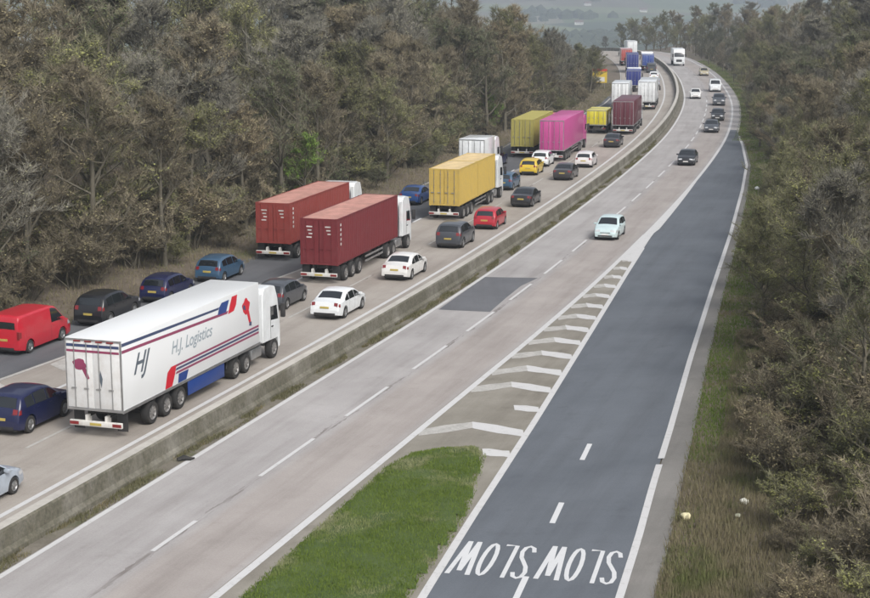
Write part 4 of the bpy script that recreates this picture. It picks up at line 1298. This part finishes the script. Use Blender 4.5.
def tree_meshes(kind, seed, H=14.0, spread=4.2, twigs=5200, shrub=False, low=.12):
    rnd = random.Random(seed)
    mats, leafy = SPEC[kind]
    tr = MB(); tips = []
    def limb(p, d, L, r, lev):
        n = 4 if lev < 2 else 3
        pts = [p.copy()]; rr = [r]; q = p.copy(); dd = d.copy()
        for i in range(n):
            dd = (dd + Vector((rnd.uniform(-.22, .22), rnd.uniform(-.22, .22), rnd.uniform(.0, .22)))).normalized()
            q = q + dd * (L / n); pts.append(q.copy()); rr.append(max(.012, r * (1 - .75 * (i + 1) / n)))
        tr.tube(pts, rr, 6 if lev == 0 else (5 if lev == 1 else 3), cap=False)
        if lev == 2:
            for a_, b_ in zip(pts[1:-1], pts[2:]): tips.append((a_, b_, dd.copy()))
        if lev >= 3:
            for a_, b_ in zip(pts[:-1], pts[1:]): tips.append((a_, b_, dd.copy()))
            return
        m = {0: 0, 1: 7 if not shrub else 5, 2: 3}[lev]
        for i in range(m):
            t = rnd.uniform(.3, 1); k = min(n - 1, int(t * n)); base = pts[k].lerp(pts[k + 1], t * n - k)
            ax = Vector((rnd.uniform(-1, 1), rnd.uniform(-1, 1), rnd.uniform(-.35, .7))).normalized()
            limb(base, (dd * .55 + ax * .9).normalized(), L * rnd.uniform(.32, .55), max(.02, r * .4), lev + 1)
        tips.append((pts[-2], pts[-1], dd.copy()))
    if not shrub:
        q = Vector((0, 0, -.4)); d = Vector((rnd.uniform(-.07, .07), rnd.uniform(-.07, .07), 1)).normalized()
        pts, rr = [q.copy()], [H * .019]
        for i in range(7):
            d = (d + Vector((rnd.uniform(-.08, .08), rnd.uniform(-.08, .08), .12))).normalized()
            q = q + d * (H * .93 / 7); pts.append(q.copy()); rr.append(max(.03, H * .019 * (1 - .88 * (i + 1) / 7)))
        tr.tube(pts, rr, 7, cap=False)
        for i in range(19):
            t = low + (.98 - low) * rnd.random() ** .8; k = min(6, int(t * 7)); base = pts[k].lerp(pts[k + 1], t * 7 - k)
            a = i * 2.4 + rnd.uniform(-.5, .5)
            el = rnd.uniform(.15, .7) + .5 * t
            L = spread * (1.05 - .72 * max(0, t - .5) / .5) * (.62 + .38 * min(1, t / .4)) * rnd.uniform(.75, 1.15)
            limb(base, Vector((math.cos(a) * math.cos(el), math.sin(a) * math.cos(el), math.sin(el))), L, rr[k] * .5, 1)
    else:
        for i in range(9):
            a = i * 2.4; el = rnd.uniform(.9, 1.45)
            limb(Vector((rnd.uniform(-.4, .4), rnd.uniform(-.4, .4), -.2)), Vector((math.cos(a) * math.cos(el), math.sin(a) * math.cos(el), math.sin(el))), H * rnd.uniform(.6, .95), .045, 1)
    cr = MB(); V_, F_, I_ = [], [], []
    nt_ = len(tips)
    for k in range(twigs):
        a_, b_, dd = tips[rnd.randrange(nt_)]
        p = a_.lerp(b_, rnd.random())
        d = Vector((rnd.gauss(0, .55), rnd.gauss(0, .55), rnd.gauss(.38, .45))) + dd * .8; d.normalize()
        s = d.orthogonal().normalized(); s.rotate(Matrix.Rotation(rnd.uniform(0, 6.28), 3, d))
        if rnd.random() < leafy * .75:
            p = p + d * rnd.uniform(0, .55); z = rnd.uniform(.030, .062) * (1.5 if kind == 'green' else 1); i0 = len(V_)
            u = d.cross(s)
            V_ += [p - s * z, p + u * z * 1.2, p + s * z, p - u * z * 1.1]; F_.append((i0, i0 + 1, i0 + 2, i0 + 3)); I_.append(1)
        else:
            L = rnd.uniform(.3, .85) * (.8 if shrub else 1); wd = rnd.uniform(.009, .020); i0 = len(V_)
            e = p + d * L + Vector((0, 0, -.08 * L)); m_ = p.lerp(e, .55) + Vector((rnd.uniform(-.08, .08), rnd.uniform(-.08, .08), .03))
            V_ += [p - s * wd, p + s * wd, m_ + s * wd * .6, m_ - s * wd * .6, e]; F_.append((i0, i0 + 1, i0 + 2, i0 + 3)); I_.append(0)
            F_.append((i0 + 3, i0 + 2, i0 + 4)); I_.append(0)
    me = bpy.data.meshes.new('crown'); me.from_pydata([tuple(v) for v in V_], [], F_)
    for m_ in mats: me.materials.append(m_)
    me.polygons.foreach_set('material_index', I_)
    return tr.mesh('trunk', BARK, 60), me, H
VAR = {}
sd_i = 0
for kd, n_ in (('grey', 3), ('brown', 3), ('olive', 3), ('ivy', 2), ('tan', 2), ('green', 1)):
    VAR[kd] = []
    for _ in range(n_):
        sd_i += 1
        VAR[kd].append(tree_meshes(kd, sd_i, spread=4.3, twigs=15000))
SHR = {kd: [tree_meshes(kd, 50 + i, H=4.2, twigs=6500, shrub=True) for i in range(2)] for kd in ('brown', 'olive', 'tan', 'ivy')}
def add_tree(name, var, x, y, h, label, group, cat='tree', sq=1.0):
    tm, cm, H = var
    z = terr(x, y)
    o = empty(name, (x, y, z - .05), random.uniform(0, 6.28))
    k = h / H
    o.scale = (k * sq, k * sq, k)
    tag(o, label, cat, group)
    link('trunk' if cat == 'tree' else 'stem', tm, o); link('crown', cm, o)
    return o
def pix(x, y, z):
    dy = y; dz = z - CAM_H; c, s = math.cos(PITCH), math.sin(PITCH)
    f = dy * c - dz * s; u = dy * s + dz * c
    return 435 + FPX * x / f, 299 - FPX * u / f
LBL = {'grey': ('bare grey tree in the wood', 'bare grey trees'), 'brown': ('bare brown tree in the wood', 'bare brown trees'), 'olive': ('olive budding tree in the wood', 'olive budding trees'),
       'ivy': ('dark ivy clad tree in the wood', 'ivy clad trees'), 'tan': ('tan twigged tree in the wood', 'tan trees'), 'green': ('fresh bright green tree standing out in the brown wood on the left', 'green trees')}
trng = random.Random(11)
NT = 0
# left wood
def hleft(y, d):
    h = (14.5 if y < 190 else 14.5 - 7.5 * sstep((y - 190) / 110)) * (1.14 if d > 18 else 1)
    return h
y = 84.0
row = 0
for d0, sp_ in ((5.0, 5.5), (9.5, 6.0), (15, 6.6), (22, 7.2), (31, 10)):
    y = 80.0
    while y < (330 if d0 < 25 else 260):
        yy = y + trng.uniform(-1.6, 1.6); d = d0 + trng.uniform(-1.8, 1.8)
        x = left_edge_x(yy) - d; px_, _ = pix(x, yy, 8)
        y += sp_ * (1 + .0012 * max(0, yy - 150))
        if px_ < -70: continue
        n_ = mnoise.noise(Vector((x / 22, yy / 22, 2))); v_ = trng.random()
        kd = 'olive' if n_ + v_ * .5 > .42 else ('ivy' if n_ < -.22 and v_ < .7 else ('brown' if v_ < .42 else ('tan' if v_ > .88 else 'grey')))
        h = hleft(yy, d) * trng.uniform(.78, 1.12) * (.82 if d0 < 7 else 1)
        add_tree('tree', trng.choice(VAR[kd]), x, yy, h, LBL[kd][0] + ' left of the motorway', LBL[kd][1] + ' on the left', sq=trng.uniform(.95, 1.25)); NT += 1
# the bright green one above the rust red container
p = un(310, 236); add_tree('tree', VAR['green'][0], left_edge_x(125) - 3.4, 125, 6.8, LBL['green'][0], None)
p = None
add_tree('tree', VAR['green'][0], left_edge_x(192) - 4.0, 192, 5.6, 'small bright green bush like tree above the white box lorry', None)
# left scrub along the verge
SN = {'brown': 'bare brown', 'tan': 'tan', 'olive': 'olive', 'ivy': 'dark leafy'}
y = 86.0
while y < 300:
    for d0, hmin, hmax in ((2.6, 1.2, 2.4), (4.6, 2.6, 4.4), (7.2, 3.5, 5.5)):
        yy = y + trng.uniform(-1.3, 1.3); x = left_edge_x(yy) - d0 - trng.uniform(0, 1.6)
        if pix(x, yy, 1)[0] < -40 or (d0 < 3 and trng.random() < .55): continue
        kd = trng.choice(['brown', 'brown', 'tan', 'olive', 'ivy', 'brown'])
        add_tree('shrub', trng.choice(SHR[kd]), x, yy, trng.uniform(hmin, hmax), SN[kd] + ' shrub at the foot of the wood on the left', f'{kd} shrubs on the left', 'shrub', 1.25)
    y += 2.4 + .012 * (y - 86)
# right wood
for d0, sp_, h0 in ((3.6, 5.0, 6.5), (6.5, 5.0, 9.0), (10.5, 5.4, 11.5), (16.5, 7.5, 14.0)):
    y = 54.0 if d0 > 6 else 80.0
    while y < 540:
        yy = y + trng.uniform(-1.4, 1.4); d = d0 + trng.uniform(-1.3, 1.3)
        x = right_edge_x(yy) + d - (1.2 if yy > 170 else 0); px_, _ = pix(x, yy, 5)
        y += sp_ * (1 + .008 * max(0, yy - 130))
        if px_ > 930: continue
        n_ = mnoise.noise(Vector((x / 18, yy / 18, 7))); v_ = trng.random()
        kd = 'olive' if n_ + v_ * .6 > .40 else ('ivy' if n_ < -.3 else ('brown' if v_ < .5 else ('tan' if v_ > .82 else 'grey')))
        h = h0 * trng.uniform(.8, 1.15)
        if yy > 330: h = min(h, 11)
        add_tree('tree', trng.choice(VAR[kd]), x, yy, h, LBL[kd][0] + ' right of the exit slip road', LBL[kd][1] + ' on the right', sq=trng.uniform(.9, 1.2)); NT += 1
y = 44.0
while y < 420:
    for d0, hmin, hmax in ((1.9, .7, 1.5), (3.3, 1.4, 2.6), (5.2, 2.0, 3.6), (7.6, 2.4, 4.4)):
        yy = y + trng.uniform(-.9, .9); x = right_edge_x(yy) + d0 + trng.uniform(-.2, 1.3) + (.9 if yy < 60 else 0)
        if pix(x, yy, 1)[0] > 900 or (y > 110 and d0 > 5) or (d0 < 2 and trng.random() < .5): continue
        kd = trng.choice(['brown', 'olive', 'tan', 'olive', 'brown', 'brown'])
        add_tree('shrub', trng.choice(SHR[kd]), x, yy, trng.uniform(hmin, hmax) * (.8 if yy < 56 else 1), SN[kd] + ' shrub in the scrub on the right', f'{kd} shrubs on the right', 'shrub', 1.3)
    y += 1.9 + .02 * max(0, y - 60)
print('TREES', NT)

# litter beside the slip road
def scrap(px, py, size, col, label):
    p = un(px, py); rr = random.Random(px); mb = MB(); x, y = p.x, p.y; z = terr(x, y)
    bm = bmesh.new(); bmesh.ops.create_icosphere(bm, subdivisions=2, radius=size * .5)
    for v in bm.verts:
        v.co *= 1 + .45 * mnoise.noise(v.co * 9 / size * .3 + Vector((px, 0, 0))); v.co.z *= .7
    bm.verts.index_update(); mb.add([v.co[:] for v in bm.verts], [[v.index for v in f.verts] for f in bm.faces]); bm.free()
    o = mb.build('litter', M('litter_' + str(px), col, .5, vary=.08), None, 70); o.location = (x, y, z + size * .28)
    tag(o, label, 'litter')
scrap(686, 518, .38, (.72, .66, .42), 'pale yellow scrap of litter at the edge of the hard strip')
scrap(744, 505, .34, (.78, .78, .70), 'larger white scrap of litter in the scrub on the right')
scrap(738, 519, .24, (.72, .74, .58), 'smaller pale scrap of litter below the white one')
scrap(757, 190, .5, (.72, .74, .72), 'white scrap of litter far up the green verge')
p = un(133, 457); mb = MB()
mb.tube([(0, 0, .03), (.25, .1, .10), (.5, .12, .05), (.62, .3, .03)], [.09, .12, .07, .03], 6)
o = mb.build('tyre_scrap', TYRE, None, 50); q_ = rp(*[road_of(p.x, p.y)[0], -3.85]); o.location = (q_[0], q_[1], .02)
tag(o, 'black scrap of tyre lying at the foot of the barrier', 'litter')

# ------------------------------------------------------------------ far valley: woods and houses
wv, wf, wi = [], [], []
g = random.Random(5)
for k in range(1500):
    y = 1350 + 2900 * g.random(); x = (g.uniform(520, 780) - 435) / FPX * y
    if mnoise.noise(Vector((x / 260, y / 420, 9))) < .02: continue
    z = terr(x, y); R = g.uniform(6, 13); i0 = len(wv)
    for a in range(6): wv.append((x + R * math.cos(a * 1.047) * g.uniform(.8, 1.2), y + R * math.sin(a * 1.047), z - 1))
    for a in range(6): wv.append((x + R * .8 * math.cos(a * 1.047), y + R * .8 * math.sin(a * 1.047), z + R * g.uniform(.5, .9)))
    wv.append((x, y, z + R * g.uniform(.9, 1.3)))
    for a in range(6):
        b_ = (a + 1) % 6; wf += [(i0 + a, i0 + b_, i0 + 6 + b_, i0 + 6 + a), (i0 + 6 + a, i0 + 6 + b_, i0 + 12)]
me = bpy.data.meshes.new('far_wood'); me.from_pydata(wv, [], wf); me.materials.append(bark('far_leaf', (.04, .055, .03), (.08, .095, .05), .1))
tag(link('far_wood', me), 'woods and hedges on the hazy hillside beyond the valley', 'wood', kind='stuff')
hw = M('far_render', (.70, .69, .66), .8, vary=.1); hr = M('far_roof', (.16, .11, .09), .8, vary=.2)
for i, (px_, Y) in enumerate(((577, 2300), (600, 3200), (612, 3300), (690, 3200), (700, 3250), (640, 2700), (585, 2900), (665, 3600))):
    x = (px_ - 435) / FPX * Y; z = terr(x, Y)
    h = empty('house', (x, Y, z - .5), g.uniform(-.6, .6)); s_ = .75
    tag(h, ['white house nearest across the valley, above the end of the left wood', 'pale house high on the far hillside, left', 'pale house beside another high on the far hillside', 'pale house above the right wood on the far hillside', 'pale house at the right end of the far hillside', 'lone pale house halfway up the far hillside', 'pale house behind the nearest one across the valley', 'highest pale house on the far hillside'][i], 'house', 'houses on the far hillside')
    mb = MB(); mb.box(-8 * s_, 8 * s_, -5 * s_, 5 * s_, 0, 6 * s_); mb.build('wall', hw, h)
    mb = MB(); mb.add([(-8.5 * s_, -5.6 * s_, 5.9 * s_), (8.5 * s_, -5.6 * s_, 5.9 * s_), (8.5 * s_, 0, 9.5 * s_), (-8.5 * s_, 0, 9.5 * s_), (-8.5 * s_, 5.6 * s_, 5.9 * s_), (8.5 * s_, 5.6 * s_, 5.9 * s_)], [(0, 1, 2, 3), (3, 2, 5, 4), (0, 3, 4), (1, 5, 2), (0, 4, 5, 1)]); mb.build('roof', hr, h)
    for xx in (-5, -1.5, 2, 5):
        mb = MB(); mb.box(xx * s_, (xx + 1.4) * s_, -5.06 * s_, -4.9 * s_, 3.2 * s_, 4.8 * s_); mb.build('window', GLASS, h)

# ------------------------------------------------------------------ haze
mb = MB(); mb.box(-3100, 3100, -310, 5300, -70, 140)
hz = mb.build('haze', [], None)
hm = bpy.data.materials.new('haze'); hm.use_nodes = True; nt = hm.node_tree; nt.nodes.clear()
ho = nt.nodes.new('ShaderNodeOutputMaterial'); hv = nt.nodes.new('ShaderNodeVolumePrincipled')
hv.inputs['Color'].default_value = (.78, .88, 1.0, 1); hv.inputs['Density'].default_value = .00040; hv.inputs['Anisotropy'].default_value = .2
nt.links.new(hv.outputs[0], ho.inputs['Volume']); hz.data.materials.append(hm)
tag(hz, 'pale blue haze over the valley', 'haze', kind='stuff')
zs = [v[2] for v in tv]; print('terrain', min(zs), max(zs))
print(TAKEN)
